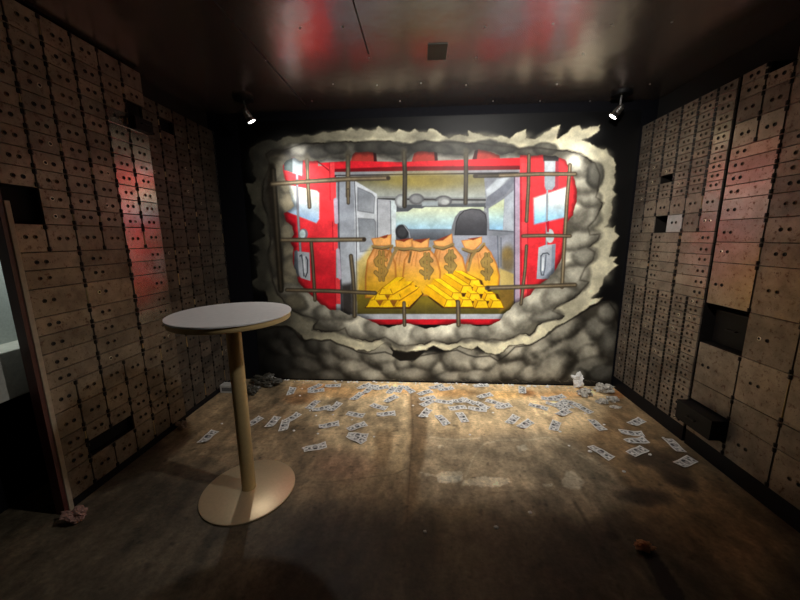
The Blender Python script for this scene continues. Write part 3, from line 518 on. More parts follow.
# floor: painted and stained concrete
def paint_floor():
    nx, ny = 560, 560
    xs = np.linspace(-2.9, 2.5, nx); t = np.linspace(0, 1, ny); ys = -1.72+(D_+.12+1.72)*(1-(1-t)**1.6)
    X, Y = np.meshgrid(xs, ys)
    PX, PY = proj(X, np.maximum(Y, .62), 0*X)
    p = Painter(PX, PY, (76, 65, 49)); wx, wy = X.ravel(), Y.ravel()  # base tone darkened to paint in the dimness outside the lit floor
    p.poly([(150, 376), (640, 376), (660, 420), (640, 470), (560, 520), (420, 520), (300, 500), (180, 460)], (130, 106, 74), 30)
    p.poly([(610, 385), (640, 400), (790, 540), (760, 600), (690, 560), (610, 500), (585, 440)], (122, 94, 60), 22, warp=(10, 30))  # lighter brown on the right paints in the light spreading that way
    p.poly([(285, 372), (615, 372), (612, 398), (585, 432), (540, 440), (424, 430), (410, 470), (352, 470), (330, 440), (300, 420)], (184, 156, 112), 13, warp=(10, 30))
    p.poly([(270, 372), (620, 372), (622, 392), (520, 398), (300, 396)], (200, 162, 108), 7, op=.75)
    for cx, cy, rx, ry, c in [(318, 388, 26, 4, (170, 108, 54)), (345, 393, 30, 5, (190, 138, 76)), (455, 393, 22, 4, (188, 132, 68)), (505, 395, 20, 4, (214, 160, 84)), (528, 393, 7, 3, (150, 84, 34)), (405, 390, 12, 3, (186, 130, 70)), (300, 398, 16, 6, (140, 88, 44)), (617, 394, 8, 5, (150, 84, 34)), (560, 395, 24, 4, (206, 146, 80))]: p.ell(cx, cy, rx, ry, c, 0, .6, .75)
    p.poly([(424, 432), (470, 436), (545, 434), (600, 452), (640, 500), (590, 520), (430, 505), (405, 480)], (140, 122, 94), 8, warp=(8, 24))
    p.poly([(410, 392), (424, 396), (428, 420), (424, 450), (412, 520), (404, 520), (410, 440)], (96, 72, 46), 4, op=.75, warp=(4, 14))
    p.poly([(376, 432), (394, 430), (388, 466), (372, 470)], (112, 86, 54), 4, op=.7, warp=(4, 9))
    p.line([(411, 392), (413, 430), (409, 480), (404, 560)], 1.2, (70, 52, 34), 1.2, .7)
    p.line([(250, 482), (330, 482), (395, 474), (408, 468)], .8, (70, 56, 40), .8, .5)
    p.line([(255, 433), (340, 433), (400, 437)], .7, (84, 66, 46), .8, .35)
    p.ell(345, 465, 28, 14, (118, 78, 58), 0, .6, .5)
    # crust rings, patches of filler
    for P in ([(463, 486), (468, 470), (474, 456), (484, 444), (500, 440), (530, 440), (548, 437), (556, 443), (572, 450), (590, 462)], [(430, 437), (455, 440), (480, 438)], [(556, 438), (600, 464)]):
        p.line(P, 1.3, (172, 160, 130), .9, .6)
    pale = (190, 178, 150)
    for P in ([(437, 475), (440, 473), (463, 471), (464, 480), (458, 483), (438, 483)], [(464, 479), (480, 477), (508, 478), (511, 482), (498, 487), (478, 486), (465, 485), (460, 486)], [(414, 471), (428, 472), (436, 476), (426, 476)], [(562, 481), (566, 470), (572, 471), (578, 477), (584, 481), (580, 489), (568, 489), (563, 487)], [(541, 484), (552, 484), (554, 488), (544, 486)], [(517, 446), (525, 445), (530, 450), (518, 451)], [(438, 443), (443, 446), (438, 449)]):
        p.poly(P, pale, 1.0, warp=(2.2, 4), op=.85)
    p.poly([(440, 476), (462, 475), (461, 481), (442, 482)], (176, 172, 152), .8, op=.8); p.ell(532, 513, 4, 3, pale, 0, .4, .6)
    p.line([(488, 493), (545, 490), (560, 500)], 1, (90, 76, 56), .8, .5)
    for cx, cy, rx, ry, rot in [(500, 455, 14, 5, 0), (545, 470, 16, 6, 0), (460, 450, 14, 4, 0), (520, 470, 12, 4, 0), (590, 470, 16, 7, 10)]: p.ell(cx, cy, rx, ry, (104, 92, 72), rot, .7, .5)
    # worn lanes towards the camera, darkened further to paint in the dim light there
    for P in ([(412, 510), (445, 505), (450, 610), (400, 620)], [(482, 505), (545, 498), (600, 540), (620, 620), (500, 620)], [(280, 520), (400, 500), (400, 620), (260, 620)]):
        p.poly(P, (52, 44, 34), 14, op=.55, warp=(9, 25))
    p.line([(575, 503), (600, 545), (625, 600)], 2.5, (58, 46, 32), 2, .7)
    p.line([(596, 520), (620, 545), (650, 590)], 5, (122, 100, 66), 5, .5)
    for cx, cy, rx, ry, rot in [(645, 497, 26, 8, 4), (665, 465, 34, 11, 32), (640, 459, 14, 6, 10), (680, 482, 16, 6, 20)]: p.ell(cx, cy, rx, ry, (44, 34, 26), rot, .5, .75)
    p.poly([(640, 546), (652, 548), (668, 568), (690, 605), (676, 615), (660, 590), (648, 566)], (24, 18, 16), 1.4, warp=(2.5, 5)); p.ell(612, 536, 8, 4, (40, 32, 24), 20, .5, .8); p.ell(602, 570, 8, 5, (52, 42, 30), 0, .6, .7)
    p.line([(660, 400), (720, 455), (800, 540)], 5, (64, 44, 30), 3.5, .5)
    p.C *= (1+(vnoise(wx, wy, .55, 31, 6)-.5)*.6+(vnoise(wx, wy*.35, .12, 33, 4)-.5)*.5+(vnoise(wx*1.0, wy*.6, .05, 39, 4)-.5)*.5)[:, None]
    dk = sst(.60, .74, vnoise(wx, wy, .16, 35, 5))[:, None]; p.C = p.C*(1-.16*dk)
    sp = sst(.80, .90, vnoise(wx, wy, .04, 37, 2))[:, None]; p.C = p.C*(1-.3*sp)
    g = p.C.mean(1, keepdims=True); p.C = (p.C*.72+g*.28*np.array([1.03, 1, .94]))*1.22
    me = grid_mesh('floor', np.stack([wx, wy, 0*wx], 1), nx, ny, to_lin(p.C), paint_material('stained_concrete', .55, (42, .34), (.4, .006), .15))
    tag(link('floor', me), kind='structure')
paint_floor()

# doorway on the left and what stands behind it
bm = bmesh.new(); box(bm, L_-.052, L_+.004, 1.585, 1.607, 0, 1.86); struct('door_1', bm, M['red_jamb'])
bm = bmesh.new(); box(bm, L_-.05, L_+.010, 1.608, 1.634, 0, 1.80, .003); struct('trim_3', bm, M['tan_trim'])
bm = bmesh.new(); box(bm, -2.5, -2.3, -.2, 2.6, .722, .995, .006)
tag(link('wall_shelf', mesh_of(bm, 'wall_shelf', M['ledge'])), 'thick pale grey ledge fixed to the wall beyond the doorway', 'ledge')

# ------------------------------------------------------------------ safe deposit boxes
def door_mesh(w, h, m, cache={}):
    k = (round(w, 3), round(h, 3), m.name)
    if k not in cache:
        b = bmesh.new(); box(b, -.006, .006, -w/2+.002, w/2-.002, -h/2+.002, h/2-.002, .0018); cache[k] = mesh_of(b, 'door', m)
    return cache[k]
def lock_mesh(m, s, cache={}):
    k = (m.name, s)
    if k not in cache:
        b = bmesh.new(); lathe(b, [(0, .0006), (.0074, .0006), (.0080, .003), (.0100, .003), (.0118, .001), (.0118, -.003)], 18)
        for f in b.faces: f.material_index = 1 if f.calc_center_median().xy.length < .0077 else 0
        b.transform(Matrix.Rotation(math.radians(90 if s < 0 else -90), 4, 'Y')); me = mesh_of(b, 'lock', [m, M['void']]); cache[k] = me
    return cache[k]
def hinge_mesh(cache={}):
    if not cache:
        b = bmesh.new(); box(b, -.004, .004, -.010, .010, -.011, .011, .0015); cone(b, (0, 0, -.012), (0, 0, .012), .0075, .0075, 12); cache[0] = mesh_of(b, 'hinge', M['hinge'])
    return cache[0]
def pin_mesh(h, bright, cache={}):
    k = (round(h, 3), bright)
    if k not in cache:
        b = bmesh.new(); cone(b, (0, 0, -h/2), (0, 0, h/2), .0032, .0032, 8); cache[k] = mesh_of(b, 'hinge_pin', M['brass'] if bright else M['lock'])
    return cache[k]
N_DOORS = 0
def LK(worn=.4):
    r = random.random(); return M['lock_bright'] if r < .04 else (M['lock_worn'] if r < worn else M['lock'])
def bank(name, label, s, face, depth, cells, dm, plinth=None, hardware=True, group=None, smooth=None):
    """s: +1 right wall, -1 left wall. cells: (ya, yb, za, zb, kind, hinge, lock) - kind door/open/pale; hinge -1 at ya, +1 at yb, 0 none; lock = fraction along ya..yb or None"""
    global N_DOORS
    ys = sorted({round(v, 4) for c in cells for v in c[:2]}); zs = sorted({round(v, 4) for c in cells for v in c[2:4]})
    y0, y1, z0, z1 = ys[0], ys[-1], zs[0], zs[-1]; o = (face, (y0+y1)/2, 0 if plinth else z0)
    t = empty(name, o, label, 'safe deposit boxes', group)
    b = bmesh.new(); V = {}
    def vert(y, z):
        k = (y, z)
        if k not in V: V[k] = b.verts.new((s*.014, y-o[1], z-o[2]))
        return V[k]
    for i in range(len(ys)-1):
        for j in range(len(zs)-1):
            cy, cz = (ys[i]+ys[i+1])/2, (zs[j]+zs[j+1])/2
            k = next((c[4] for c in cells if c[0] < cy < c[1] and c[2] < cz < c[3]), None)
            if k in ('open', None) and not (k is None): continue
            b.faces.new([vert(ys[i], zs[j]), vert(ys[i+1], zs[j]), vert(ys[i+1], zs[j+1]), vert(ys[i], zs[j+1])])
    r = bmesh.ops.extrude_face_region(b, geom=b.faces[:]); bmesh.ops.translate(b, verts=[v for v in r['geom'] if isinstance(v, bmesh.types.BMVert)], vec=(s*(depth-.016), 0, 0))
    x0, x1 = sorted((s*(depth-.004), s*depth)); box(b, x0, x1, y0-o[1], y1-o[1], z0-o[2], z1-o[2], mi=1)
    link('body', mesh_of(b, 'body', [M['frame'], M['void']]), t)
    if plinth:
        b = bmesh.new(); x0, x1 = sorted((s*.004, s*depth)); box(b, x0, x1, y0-o[1], y1-o[1], 0, plinth-.002, .002); link('plinth', mesh_of(b, 'plinth', M['plinth']), t)
    for ya, yb, za, zb, kind, hg, lk in cells:
        if kind == 'open': continue
        w, h = yb-ya, zb-za
        d = link('door', door_mesh(w, h, M['grey_front'] if kind == 'pale' else ((M['door_s'] if s < 0 else M['door_t']) if smooth and smooth((ya+yb)/2, (za+zb)/2) else dm)), t, (s*.006-(s*.004 if kind == 'pale' else 0), (ya+yb)/2-o[1], (za+zb)/2-o[2]), (0, math.radians(random.gauss(0, .10)), math.radians(random.gauss(0, .14))))
        N_DOORS += 1
        if kind == 'pale': tag(d, 'pale grey door standing proud')
        if not hardware: continue
        if hg:
            hy = (yb if hg > 0 else ya)-(ya+yb)/2-hg*.004
            for e in (-1, 1): link('hinge', hinge_mesh(), d, (-s*.008, hy, e*(h/2-.016)))
            if h > .075: link('hinge_pin', pin_mesh(h-.055, random.random() < .15), d, (-s*.0065, hy, 0))
        if lk is not None:
            ly = ya+(yb-ya)*lk-(ya+yb)/2; lz = random.uniform(-.06, .06)*h
            sp = .0225 if w < .2 else .024
            for e in (-1, 1): link('lock', lock_mesh(LK(.85 if h < .066 else .5), s), d, (-s*.0062, ly+e*sp, lz))
    return t
def rows(z0, z1, n): return [z0+(z1-z0)*i/n for i in range(n+1)]
SB = [3.365, 3.2, 3.035, 2.868, 2.708, 2.553]; CORN = 3.532
cols_r = [(SB[0], CORN)]+[(SB[i+1], SB[i]) for i in range(5)]
cells = []
zr = rows(1.918, 2.617, 11)
for ci, (a, b_) in enumerate(cols_r):
    for j in range(11): cells.append((a, b_, zr[j], zr[j+1], 'open' if (ci == 2 and j == 2) else 'door', 1 if ci else 0, .46))
for ci, (a, b_) in enumerate(cols_r): cells.append((a, b_, 1.771, 1.918, 'door', 1 if ci else 0, .5))
for ci, (a, b_) in enumerate(cols_r): cells.append((a, b_, 1.630, 1.771, 'open' if ci == 2 else ('pale' if ci == 3 else 'door'), 0 if ci in (0, 3) else 1, .5))
zm = rows(1.140, 1.630, 6)
for j in range(6):
    cells += [(SB[1], CORN, zm[j], zm[j+1], 'door', -1, .75), (SB[3], SB[1], zm[j], zm[j+1], 'door', -1, .78), (SB[5], SB[3], zm[j], zm[j+1], 'door', 1, .22)]
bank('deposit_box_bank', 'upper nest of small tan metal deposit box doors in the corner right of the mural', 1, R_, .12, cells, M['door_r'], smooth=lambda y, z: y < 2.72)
cells = []; zl = rows(.125, 1.140, 16)
for ci, (a, b_) in enumerate(cols_r):
    for j in range(16): cells.append((a, b_, zl[j], zl[j+1], 'door', 1 if ci else 0, .5))
bank('deposit_box_bank', 'lower nest of narrow deposit box doors standing on the black plinth right of the mural', 1, R_, .12, cells, M['door_r'], .125)
S5, S6, S7, S8, S9 = 2.528, 2.358, 2.2, 1.898, 1.58
up = [1.123, 1.418, 1.557, 1.704, 1.840, 1.930, 2.010, 2.093, 2.17]
cells = [(S7, S5, up[j], up[j+1], 'door', -1, .76) for j in range(8)]
top = [2.17, 2.322, 2.463, 2.552, 2.62]
for j in range(4):
    cells.append((S6, S5, top[j], top[j+1], 'door', -1, .5)); cells.append((S7, S6, top[j], top[j+1], 'open' if j == 3 else 'door', -1, .5))
for a, b_ in ((S8, S7), (S9, S8)):
    for j in range(8): cells.append((a, b_, up[j], up[j+1], 'door', -1, .62))
    for j in range(4): cells.append((a, b_, top[j], top[j+1], 'door', -1, .6))
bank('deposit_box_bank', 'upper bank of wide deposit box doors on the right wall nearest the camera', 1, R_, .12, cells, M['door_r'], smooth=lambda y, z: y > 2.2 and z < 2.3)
cells = [(S7, S5, .83, 1.123, 'open', 0, None), (S7, S5, .53, .83, 'door', -1, .75), (S7, S5, .38, .53, 'door', -1, None), (S7, S5, .205, .38, 'open', 0, None), (S7, S5, .125, .205, 'door', -1, None)]
for a, b_ in ((S8, S7), (S9, S8)):
    z4 = [.125, .383, .543, .834, 1.123]
    for j in range(4): cells.append((a, b_, z4[j], z4[j+1], 'door', -1, .62 if j != 1 else None))
bank('deposit_box_bank', 'lower bank of large square doors with a black hole and pulled-out box, right wall', 1, R_, .12, cells, M['door_r'], .125)

# left wall
C1 = [1.617, 1.785, 1.95, 2.12, 2.288, 2.455, 2.63]
zu = [1.536, 1.688, 1.783, 1.883]+[1.883+.1*i for i in range(1, 9)]+[2.82]
cells = []
for ci in range(6):
    for j in range(len(zu)-1):
        op = (ci == 0 and j in (1, 2)) or (ci == 5 and j == 9)
        cells.append((C1[ci], C1[ci+1], zu[j], zu[j+1], 'open' if op else 'door', 1 if ci < 5 else 0, .5))
bank('deposit_box_bank', 'upper bank of brown deposit boxes with a black square hole, left wall', -1, L_, .05, cells, M['door_l'], smooth=lambda y, z: y > 2.29 and z < 2.5)
zmid = [.765, .861, .97, 1.076, 1.179, 1.337, 1.439, 1.536]; cells = []
for j in range(7):
    cells += [(1.636, C1[2], zmid[j], zmid[j+1], 'door', 1, .3), (C1[2], C1[4], zmid[j], zmid[j+1], 'door', 1, .3), (C1[4], C1[6], zmid[j], zmid[j+1], 'door', -1, .72)]
zlow = [.055, .235, .345, .455, .61, .765]
CL = [1.636]+C1[1:]
for ci in range(6):
    for j in range(5): cells.append((CL[ci], CL[ci+1], zlow[j], zlow[j+1], 'open' if (ci in (1, 2) and j == 1) else 'door', 1 if ci < 5 else 0, .5))
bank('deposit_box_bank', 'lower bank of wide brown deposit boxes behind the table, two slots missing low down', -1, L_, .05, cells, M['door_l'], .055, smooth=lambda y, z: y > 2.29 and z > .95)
cells = [(a, b_, zu[j], zu[j+1], 'door', 0, .5) for a, b_ in ((1.279, 1.447), (1.447, 1.615)) for j in range(3, len(zu)-1)]
bank('deposit_box_bank', 'few brown deposit boxes over the doorway at the upper left edge', -1, L_, .05, cells, M['door_l'])
C2 = [2.634, 2.798, 2.966, 3.134, 3.302, 3.53]; cells = []
for ci in range(5):
    for j in range(len(zu)-2): cells.append((C2[ci], C2[ci+1], zu[j], zu[j+1], 'open' if (ci == 1 and j == 9) else 'door', 1, .4))
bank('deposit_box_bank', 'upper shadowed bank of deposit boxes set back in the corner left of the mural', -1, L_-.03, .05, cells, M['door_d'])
cells = []
for ci in range(5):
    for j, (a, b_) in enumerate(zip(zlow[:-1]+zmid[:-1], zlow[1:]+zmid[1:])): cells.append((C2[ci], C2[ci+1], a, b_, 'door', 1, .4))
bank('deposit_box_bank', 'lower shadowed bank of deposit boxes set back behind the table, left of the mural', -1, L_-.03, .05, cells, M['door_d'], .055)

def deposit_box(label, s, x, y0, y1, z0, z1, out, inn, lid=True):
    """black steel box; x wall face, out = how far it sticks into the room"""
    t = empty('safe_deposit_box', (x, (y0+y1)/2, z0), label, 'deposit box'); w, h = y1-y0, z1-z0
    a, b_ = sorted((-s*out, s*inn)); b = bmesh.new(); th = .004
    box(b, a, b_, -w/2, w/2, 0, th); box(b, a, b_, -w/2, -w/2+th, th, h-.01); box(b, a, b_, w/2-th, w/2, th, h-.01)
    f = -s*out; a2, b2 = sorted((f, f+s*th)); box(b, a2, b2, -w/2+th, w/2-th, th, h-.01); link('tray', mesh_of(b, 'tray', M['black_metal']), t)
    if lid:
        b = bmesh.new(); box(b, a-.003, b_, -w/2-.003, w/2+.003, h-.010, h-.002, .002); link('lid', mesh_of(b, 'lid', M['black_metal']), t)
    b = bmesh.new(); e = -s*(out+.003)
    cone(b, (e, -.035, h*.5), (e-s*.016, -.035, h*.5), .004, .004, 10); cone(b, (e, .035, h*.5), (e-s*.016, .035, h*.5), .004, .004, 10); cone(b, (e-s*.016, -.04, h*.5), (e-s*.016, .04, h*.5), .004, .004, 10)
    link('handle', mesh_of(b, 'handle', M['hinge']), t)
deposit_box('black deposit box pulled halfway out of its slot above the right plinth', 1, R_, S7+.008, S5-.008, .225, .372, .10, .11)
deposit_box('big black deposit box sitting inside the square hole in the right wall', 1, R_, S7+.012, S5-.012, .835, 1.08, -.07, .115)
deposit_box('small black deposit box sticking out high up on the left wall', -1, L_, C1[5]+.008, C1[6]-.008, 2.388, 2.478, .05, .012)

# ------------------------------------------------------------------ the table
TX, TY = -1.112, 1.845
t = empty('pedestal_table', (TX, TY, 0), 'tall round bar table with white top on a champagne pedestal', 'table')
bm = bmesh.new(); lathe(bm, [(0, 0), (.276, 0), (.285, .003), (.285, .010), (.278, .013), (.06, .020), (0, .020)], 96); link('base', mesh_of(bm, 'base', M['base_plate'], True), t)
bm = bmesh.new(); lathe(bm, [(0, .018), (.043, .018), (.042, .030), (.042, 1.1320), (0, 1.1320)], 48); link('pole', mesh_of(bm, 'pole', M['champagne'], True), t)
bm = bmesh.new(); lathe(bm, [(0, 1.1240), (.12, 1.1240), (.12, 1.1360), (0, 1.1360)], 48); link('mounting_plate', mesh_of(bm, 'mounting_plate', M['champagne'], True), t)
bm = bmesh.new(); lathe(bm, [(0, 1.1360), (.324, 1.1360), (.327, 1.1400), (.327, 1.1650), (0, 1.1650)], 128); tp = link('tabletop', mesh_of(bm, 'tabletop', M['tan_edge'], True), t)
bm = bmesh.new(); lathe(bm, [(0, 1.1665), (.331, 1.1665), (.333, 1.1685), (.333, 1.1760), (.331, 1.1780), (0, 1.1780)], 128); link('laminate', mesh_of(bm, 'laminate', M['laminate'], True), tp)

# ------------------------------------------------------------------ the two ceiling spotlights
def spotlight(label, x, y, hx, hz, aim):
    t = empty('ceiling_spotlight', (x, y, CEIL), label, 'spotlight', None)
    bm = bmesh.new(); lathe(bm, [(0, 0), (.085, 0), (.085, -.018), (.078, -.028), (0, -.028)], 40)
    bmesh.ops.reverse_faces(bm, faces=bm.faces[:]); link('base', mesh_of(bm, 'base', M['black_metal'], True), t)
    hd = Vector((hx, 0, hz)); a = (Vector(aim)-Vector((x, y, CEIL))-hd).normalized()
    bm = bmesh.new(); cone(bm, (0, 0, -.02), hd-Vector((0, 0, -.02)), .008, .008, 14); bmesh.ops.create_uvsphere(bm, u_segments=14, v_segments=8, radius=.013, matrix=Matrix.Translation(hd+Vector((0, 0, .018)))); link('stem', mesh_of(bm, 'stem', M['chrome'], True), t)
    q = a.to_track_quat('Z', 'Y').to_matrix().to_4x4()
    bm = bmesh.new(); prof = [(0, -.035), (.017, -.035), (.020, -.022)]
    for k in range(4): z = -.018+.015*k; prof += [(.021+.0018*k, z), (.027+.0022*k, z+.003), (.027+.0022*k, z+.008), (.021+.0018*k, z+.011)]
    prof += [(.030, .048), (.040, .070), (.040, .080), (.036, .080), (.033, .074)]
    lathe(bm, prof, 32); bm.transform(Matrix.Translation(hd) @ q); h = link('head', mesh_of(bm, 'head', M['chrome'], True), t)
    bm = bmesh.new(); lathe(bm, [(.033, .074), (.02, .077), (0, .078)], 32); bm.transform(Matrix.Translation(hd) @ q); link('lens', mesh_of(bm, 'lens', M['lens'], True), h)
    return Vector((x, y, CEIL))+hd+a*.095, a
def spot(name, loc, aim, watts, deg, blend, size, col):
    d = bpy.data.lights.new(name, 'SPOT'); d.energy = watts; d.spot_size = math.radians(deg); d.spot_blend = blend; d.shadow_soft_size = size; d.color = col
    o = bpy.data.objects.new(name, d); COL.objects.link(o); o.location = loc
    o.rotation_euler = (Vector(aim)-Vector(loc)).to_track_quat('-Z', 'Y').to_euler(); return o
HL, HR = (-1.20, 3.30, 2.0), (1.35, 3.45, 2.2)
pl, al = spotlight('left ceiling spotlight, its glowing head turned toward the mural corner', *on_z(243, 97, CEIL), .02, -.135, HL)
pr, ar = spotlight('right ceiling spotlight with a finned silver head, near the right wall', *on_z(622, 92, CEIL), -.005, -.135, HR)
pc, ac = spotlight('ceiling spotlight over the room, well in front of the mural', .7, 1.3, 0, -.135, (0, D_, 1.6))
WARM, COOL = (1, .97, .91), (1, .99, .985)
spot('lamp_beam', pl, (-1.24, D_, 2.45), 8, 24, 1, .02, COOL); spot('lamp_beam', pr, (1.28, D_, 2.42), 5, 20, 1, .02, COOL)
spot('lamp_spill', pl, (-.75, D_, 1.6), 40, 92, 1, .03, COOL)
spot('lamp_spill', pl, (-1.08, 1.80, .5), 22, 52, 1, .03, WARM)
spot('lamp_beam', pl, (-1.12, D_, 2.0), 36, 44, 1, .03, COOL); spot('lamp_beam', pr, (1.18, D_, 1.98), 22, 44, 1, .03, COOL)
spot('lamp_spill', pr, (.7, D_, 1.1), 11, 90, 1, .03, COOL)
spot('lamp_spill', pc, (.52, D_, 1.5), 285, 118, 1, .04, WARM)
spot('lamp_beam', pc, (.45, D_, .35), 135, 50, 1, .04, WARM)
spot('lamp_spill', pc, (-1.2, 1.9, .85), 75, 48, 1, .04, WARM)

# ------------------------------------------------------------------ banknotes
def paint_bill(seed):
    nu, nv = 46, 22; L, W = .172, .074
    u = np.linspace(-.5, .5, nu); v = np.linspace(-.5, .5, nv); U, V = np.meshgrid(u, v)
    p = Painter(U*100, V*44, (226, 224, 220))
    p.poly([(-47, -18), (47, -18), (47, 18), (-47, 18)], (172, 170, 168), 1.5); p.poly([(-43, -14), (43, -14), (43, 14), (-43, 14)], (216, 214, 210), 1.5)
    p.ell(0, 0, 12, 15, (136, 134, 134), 0, .15); p.ell(0, -3, 5, 6, (168, 164, 160), 0, .3); p.ell(0, 9, 9, 6, (70, 70, 72), 0, .3)
    for x in (-37, 37):
        for y in (-10, 10): p.ell(x, y, 5, 4, (98, 98, 98), 0, .3)
    p.ell(-24, 2, 6, 7, (140, 140, 138), 0, .3); p.ell(25, 1, 6, 7, (86, 88, 86), 0, .3)
    for y in (-9, 9, 12): p.line([(-30, y), (-14, y)], 1.6, (130, 128, 126), .8); p.line([(14, y), (31, y)], 1.6, (130, 128, 126), .8)
    r = np.random.default_rng(seed); a, b, c, ph = r.uniform(.001, .004), r.uniform(-.004, .004), r.uniform(0, .006), r.uniform(0, 6)
    Z = a*(1+np.sin(U*7+ph))+b*U*V*3+c*np.clip(np.abs(U+V*.4)-.3, 0, 1)**2*14; Z = Z-Z.min()
    P = np.stack([(U*L).ravel(), (V*W).ravel(), Z.ravel()], 1)
    me = grid_mesh('banknote', P, nu, nv, to_lin(p.C), M['note']); me.polygons.foreach_set('use_smooth', [True]*len(me.polygons)); return me
M['note'] = paint_material('printed_paper', .75, (160, .12), (.05, .001))
NOTE = [paint_bill(i) for i in range(7)]
BILLS = [(311, 389, 319, 385), (308, 392, 324, 390), (325, 386, 341, 385.5), (353, 399.5, 361, 394), (363, 394, 373, 387), (360, 388, 369, 384.5), (364, 386, 379, 386.5), (309, 408, 317, 401.5), (313, 410, 330, 407.5), (331, 410.5, 339, 403.5), (346, 413, 365, 416), (321, 426.5, 337, 424), (349, 429.5, 365, 424), (348, 435, 367, 436.5), (351, 436, 362, 441.5), (305, 449.5, 325, 445), (283, 430, 286, 421), (287, 421, 297, 415), (290, 395, 293, 388), (385, 402.5, 397, 396), (388, 394, 395, 386), (397, 393, 402, 385), (404, 386, 414, 393.5), (375, 389, 387, 387), (372, 405, 386, 409), (377, 414.5, 395, 413.5), (417, 395, 433, 390.5), (420, 399.5, 435, 397), (423, 405, 432, 401), (428, 388.5, 445, 385.5), (437, 390.5, 455, 387), (436, 401, 452, 402.5), (420, 419, 430.5, 408), (438, 415.5, 447, 425), (458.5, 412, 466, 423), (449, 408.5, 466, 407), (452, 401.5, 468, 400), (460, 398, 476, 404), (464, 407.5, 491, 411), (474, 402, 489, 409.5), (478, 397.5, 492, 394), (474, 386, 488, 385), (487, 400.5, 502, 404.5), (494, 408, 512, 405), (522, 385.5, 522.5, 395), (508, 424, 517, 415.5), (519, 428, 532, 421), (553, 431, 557, 421), (530, 404.5, 547, 409), (541, 398, 560, 400.5), (547, 403, 564, 406.5), (551, 398.5, 564, 396), (552, 407, 566, 402), (559, 415, 568, 411), (565, 401, 577, 405.5), (576, 405, 591, 412.5), (559, 408.5, 571, 406.5), (590.5, 419.5, 604, 431), (631, 424.5, 642, 420), (620, 432, 643, 434.5), (628, 441.5, 645, 440), (590, 446, 612, 459), (631, 454, 644, 448.5), (668, 439.5, 681, 451.5), (677, 466, 694, 458.5), (269, 426, 277, 417.5), (250, 424, 257, 420), (203, 441, 213, 433)]
def zone(x, y):
    if x > 580: return 'right', 'lying beside the right wall'
    if y <= 394: return 'foot', "along the mural's foot"
    if y <= 403.5: return 'second', 'one pace out from the mural'
    if y <= 413: return 'middle', 'across the middle of the litter'
    return ('left', 'strewn toward the table') if x < 372 else ('near', 'on the near edge of the litter')
ORD = 'leftmost,second,third,fourth,fifth,sixth,seventh,eighth,ninth,tenth,eleventh,twelfth,thirteenth,fourteenth,fifteenth,sixteenth,seventeenth,eighteenth,nineteenth,twentieth'.split(',')
zs_ = {}
for i, (ax, ay, bx, by) in enumerate(BILLS): zs_.setdefault(zone((ax+bx)/2, (ay+by)/2), []).append(((ax+bx)/2, i))
note_label = {}
for (k, ph), l in zs_.items():
    for n, (_, i) in enumerate(sorted(l)):
        note_label[i] = f'paper banknote, {ORD[n]} of those {ph}' if n == 0 else f'paper banknote, {ORD[n]} from the left of those {ph}'
for i, (ax, ay, bx, by) in enumerate(BILLS):
    A, B = on_z(ax, ay, .004), on_z(bx, by, .004); yaw = math.atan2(B[1]-A[1], B[0]-A[0])
    flat = abs(math.sin(yaw)); look = 'crosswise' if flat < .45 else ('slanted' if flat < .85 else 'endwise')
    o = link('banknote', NOTE[i % 7], None, ((A[0]+B[0])/2, (A[1]+B[1])/2, .0012+.0009*(i % 5)), (0, 0, yaw+(math.pi if i % 3 == 0 else 0)))
    tag(o, look+' '+note_label[i], 'banknote', 'banknotes littering the floor')

# ------------------------------------------------------------------ litter
def crumple(name, label, cat, px, py, r, m, seed, sq=(1, 1, .7), sub=4, amp=.68):
    x, y = on_z(px, py, 0)
    bm = bmesh.new(); bmesh.ops.create_icosphere(bm, subdivisions=sub, radius=1)
    for v in bm.verts:
        c = v.co.copy(); n = mnoise.noise(c*1.6+Vector((seed*3.1, 0, 0))); n2 = abs(mnoise.noise(c*3.7+Vector((0, seed*2.3, 0)))); n3 = mnoise.noise(c*8+Vector((0, 0, seed)))
        f = 1+amp*n+amp*.7*(n2-.3)+amp*.25*n3
        v.co = Vector((c.x*f*sq[0], c.y*f*sq[1], c.z*f*sq[2]))*r
    z0 = min(v.co.z for v in bm.verts)+r*.12
    for v in bm.verts: v.co.z = max(v.co.z-z0, 0)
    o = link(name, mesh_of(bm, name, m), None, (x, y, 0)); tag(o, label, cat); return o
crumple('paper_ball', 'white crumpled paper ball against the mural near the right corner', 'paper', 577, 387.5, .062, M['crumple_white'], 1, (.9, .9, 1.15))
crumple('crumpled_paper', 'grey crumpled paper right in front of the white ball', 'paper', 585, 395.5, .060, M['crumple_grey'], 2, (1.15, .9, .6))
crumple('crumpled_paper', 'biggest grey crumpled paper, in the corner by the right plinth', 'paper', 604, 391.5, .072, M['crumple_grey'], 3, (1.25, .9, .65))
crumple('crumpled_paper', 'small pale scrap standing folded between the corner paper and the banknotes', 'paper', 602.5, 403.5, .042, M['crumple_grey'], 5, (1.2, .8, .6))
crumple('crumpled_paper', 'pale crumpled scrap beside the right plinth', 'paper', 612, 401.5, .040, M['crumple_grey'], 8, (1.2, .9, .65))
crumple('crumpled_paper', 'flat grey scrap just in front of the scrap beside the plinth', 'paper', 615, 407.5, .032, M['crumple_grey'], 9, (1.3, .8, .25))
crumple('plastic_bag', 'dark crumpled plastic bag behind the table pole at the mural foot', 'bag', 266, 386, .10, M['crumple_dark'], 4, (1.5, .7, .55))
crumple('plastic_bag', 'smaller dark crumpled bag close to the table pole', 'bag', 251, 394, .07, M['crumple_dark'], 6, (1.1, .9, .6))
crumple('crumpled_paper', 'tan crumpled scrap below the left deposit boxes', 'paper', 182, 429, .036, M['tan_trim'], 7, (1.2, .8, .8))
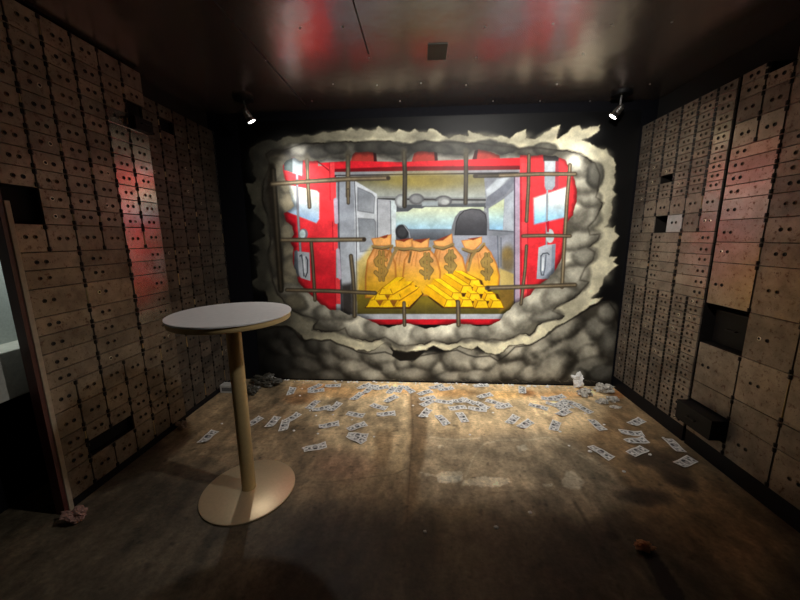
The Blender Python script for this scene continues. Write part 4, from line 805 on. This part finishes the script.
crumple('rag', 'pinkish crumpled rag at the foot of the left doorway', 'rag', 77, 521, .045, M['crumple_pink'], 10, (1.2, .9, .7))
crumple('scrap', 'orange brown scrap at the tip of the black streak on the floor', 'scrap', 643, 549, .032, M['crumple_orange'], 11, (1.4, .8, .55))
x, y = -2.035, 3.22
t = empty('carton', (x, y, 0), 'small white carton with dark printing on the floor left of the table pole', 'box')
bm = bmesh.new(); box(bm, -.09, .09, -.045, .045, 0, .085, .003); link('body', mesh_of(bm, 'body', M['card']), t)
bm = bmesh.new(); box(bm, -.07, .07, -.0458, -.0448, .02, .062); link('print', mesh_of(bm, 'print', M['print']), t)
bm = bmesh.new(); r = random.Random(3)
for k in range(120):
    px = r.uniform(282, 568); x, y = on_back(px, 380)[0], D_-.012-abs(r.gauss(0, .025)); s = r.uniform(.004, .012)
    bmesh.ops.create_icosphere(bm, subdivisions=1, radius=s, matrix=Matrix.Translation((x, y, s*.5)) @ Matrix.Rotation(r.uniform(0, 6), 4, 'Z') @ Matrix.Diagonal((r.uniform(.8, 2.2), 1, .6, 1)))
for px, py in [(294, 431), (318, 434), (303, 448.5), (352, 420), (333, 415), (413, 406), (374, 437), (310, 411), (316, 416), (493, 413), (427, 417), (470, 435), (624, 472), (650, 455), (569, 446), (590, 452), (604, 425), (663, 438), (530, 513), (425, 532), (496, 528), (300, 396), (302, 389), (585, 414), (276, 421), (222, 424), (254, 391), (560, 432)]:
    x, y = on_z(px, py, 0); s = r.uniform(.008, .014)
    bmesh.ops.create_icosphere(bm, subdivisions=1, radius=s, matrix=Matrix.Translation((x, y, s*.4)) @ Matrix.Diagonal((1.3, 1, .6, 1)))
tag(link('plaster_crumbs', mesh_of(bm, 'plaster_crumbs', M['crumb'])), 'white plaster crumbs strewn along the foot of the mural', 'debris', kind='stuff')

# ------------------------------------------------------------------ the remaining light, camera, scale
def point(name, loc, watts, col, r=.12):
    d = bpy.data.lights.new(name, 'POINT'); d.energy = watts; d.color = col; d.shadow_soft_size = r
    o = bpy.data.objects.new(name, d); COL.objects.link(o); o.location = loc; return o
point('camera_side_fill', (-.15, -.7, 2.45), 1.3, (1, .78, .52), .1)  # unseen warm fill light added behind the camera
spot('next_room_lamp', (-2.216, 2.45, 1.95), (-2.5, 1.72, 1.4), 60, 62, 1, .05, (.9, 1, .93))
w = bpy.data.worlds.new('world'); SC.world = w; w.use_nodes = True
w.node_tree.nodes['Background'].inputs[0].default_value = (.02, .018, .02, 1); w.node_tree.nodes['Background'].inputs[1].default_value = .1
cam = bpy.data.cameras.new('camera'); co = bpy.data.objects.new('camera', cam); COL.objects.link(co)
cam.sensor_width = 36; cam.lens = F_*36/800; cam.clip_start = .02
m3 = Matrix((tuple(CR), tuple(CU), tuple(-CF))).transposed(); co.matrix_world = Matrix.Translation((0, 0, H_)) @ m3.to_4x4()
SC.camera = co
for me in bpy.data.meshes: me.transform(Matrix.Scale(S, 4))
for o in SC.objects: o.location = o.location*S
vs = SC.view_settings; vs.view_transform = 'Standard'; vs.look = 'None'; vs.gamma = 1; vs.use_curve_mapping = False; vs.exposure = 0
SC.display_settings.display_device = 'sRGB'
SC.cycles.max_bounces = 8; SC.cycles.diffuse_bounces = 4; SC.cycles.glossy_bounces = 4; SC.cycles.sample_clamp_indirect = 4; SC.cycles.use_denoising = True
print('doors', N_DOORS, 'objects', len(SC.objects))
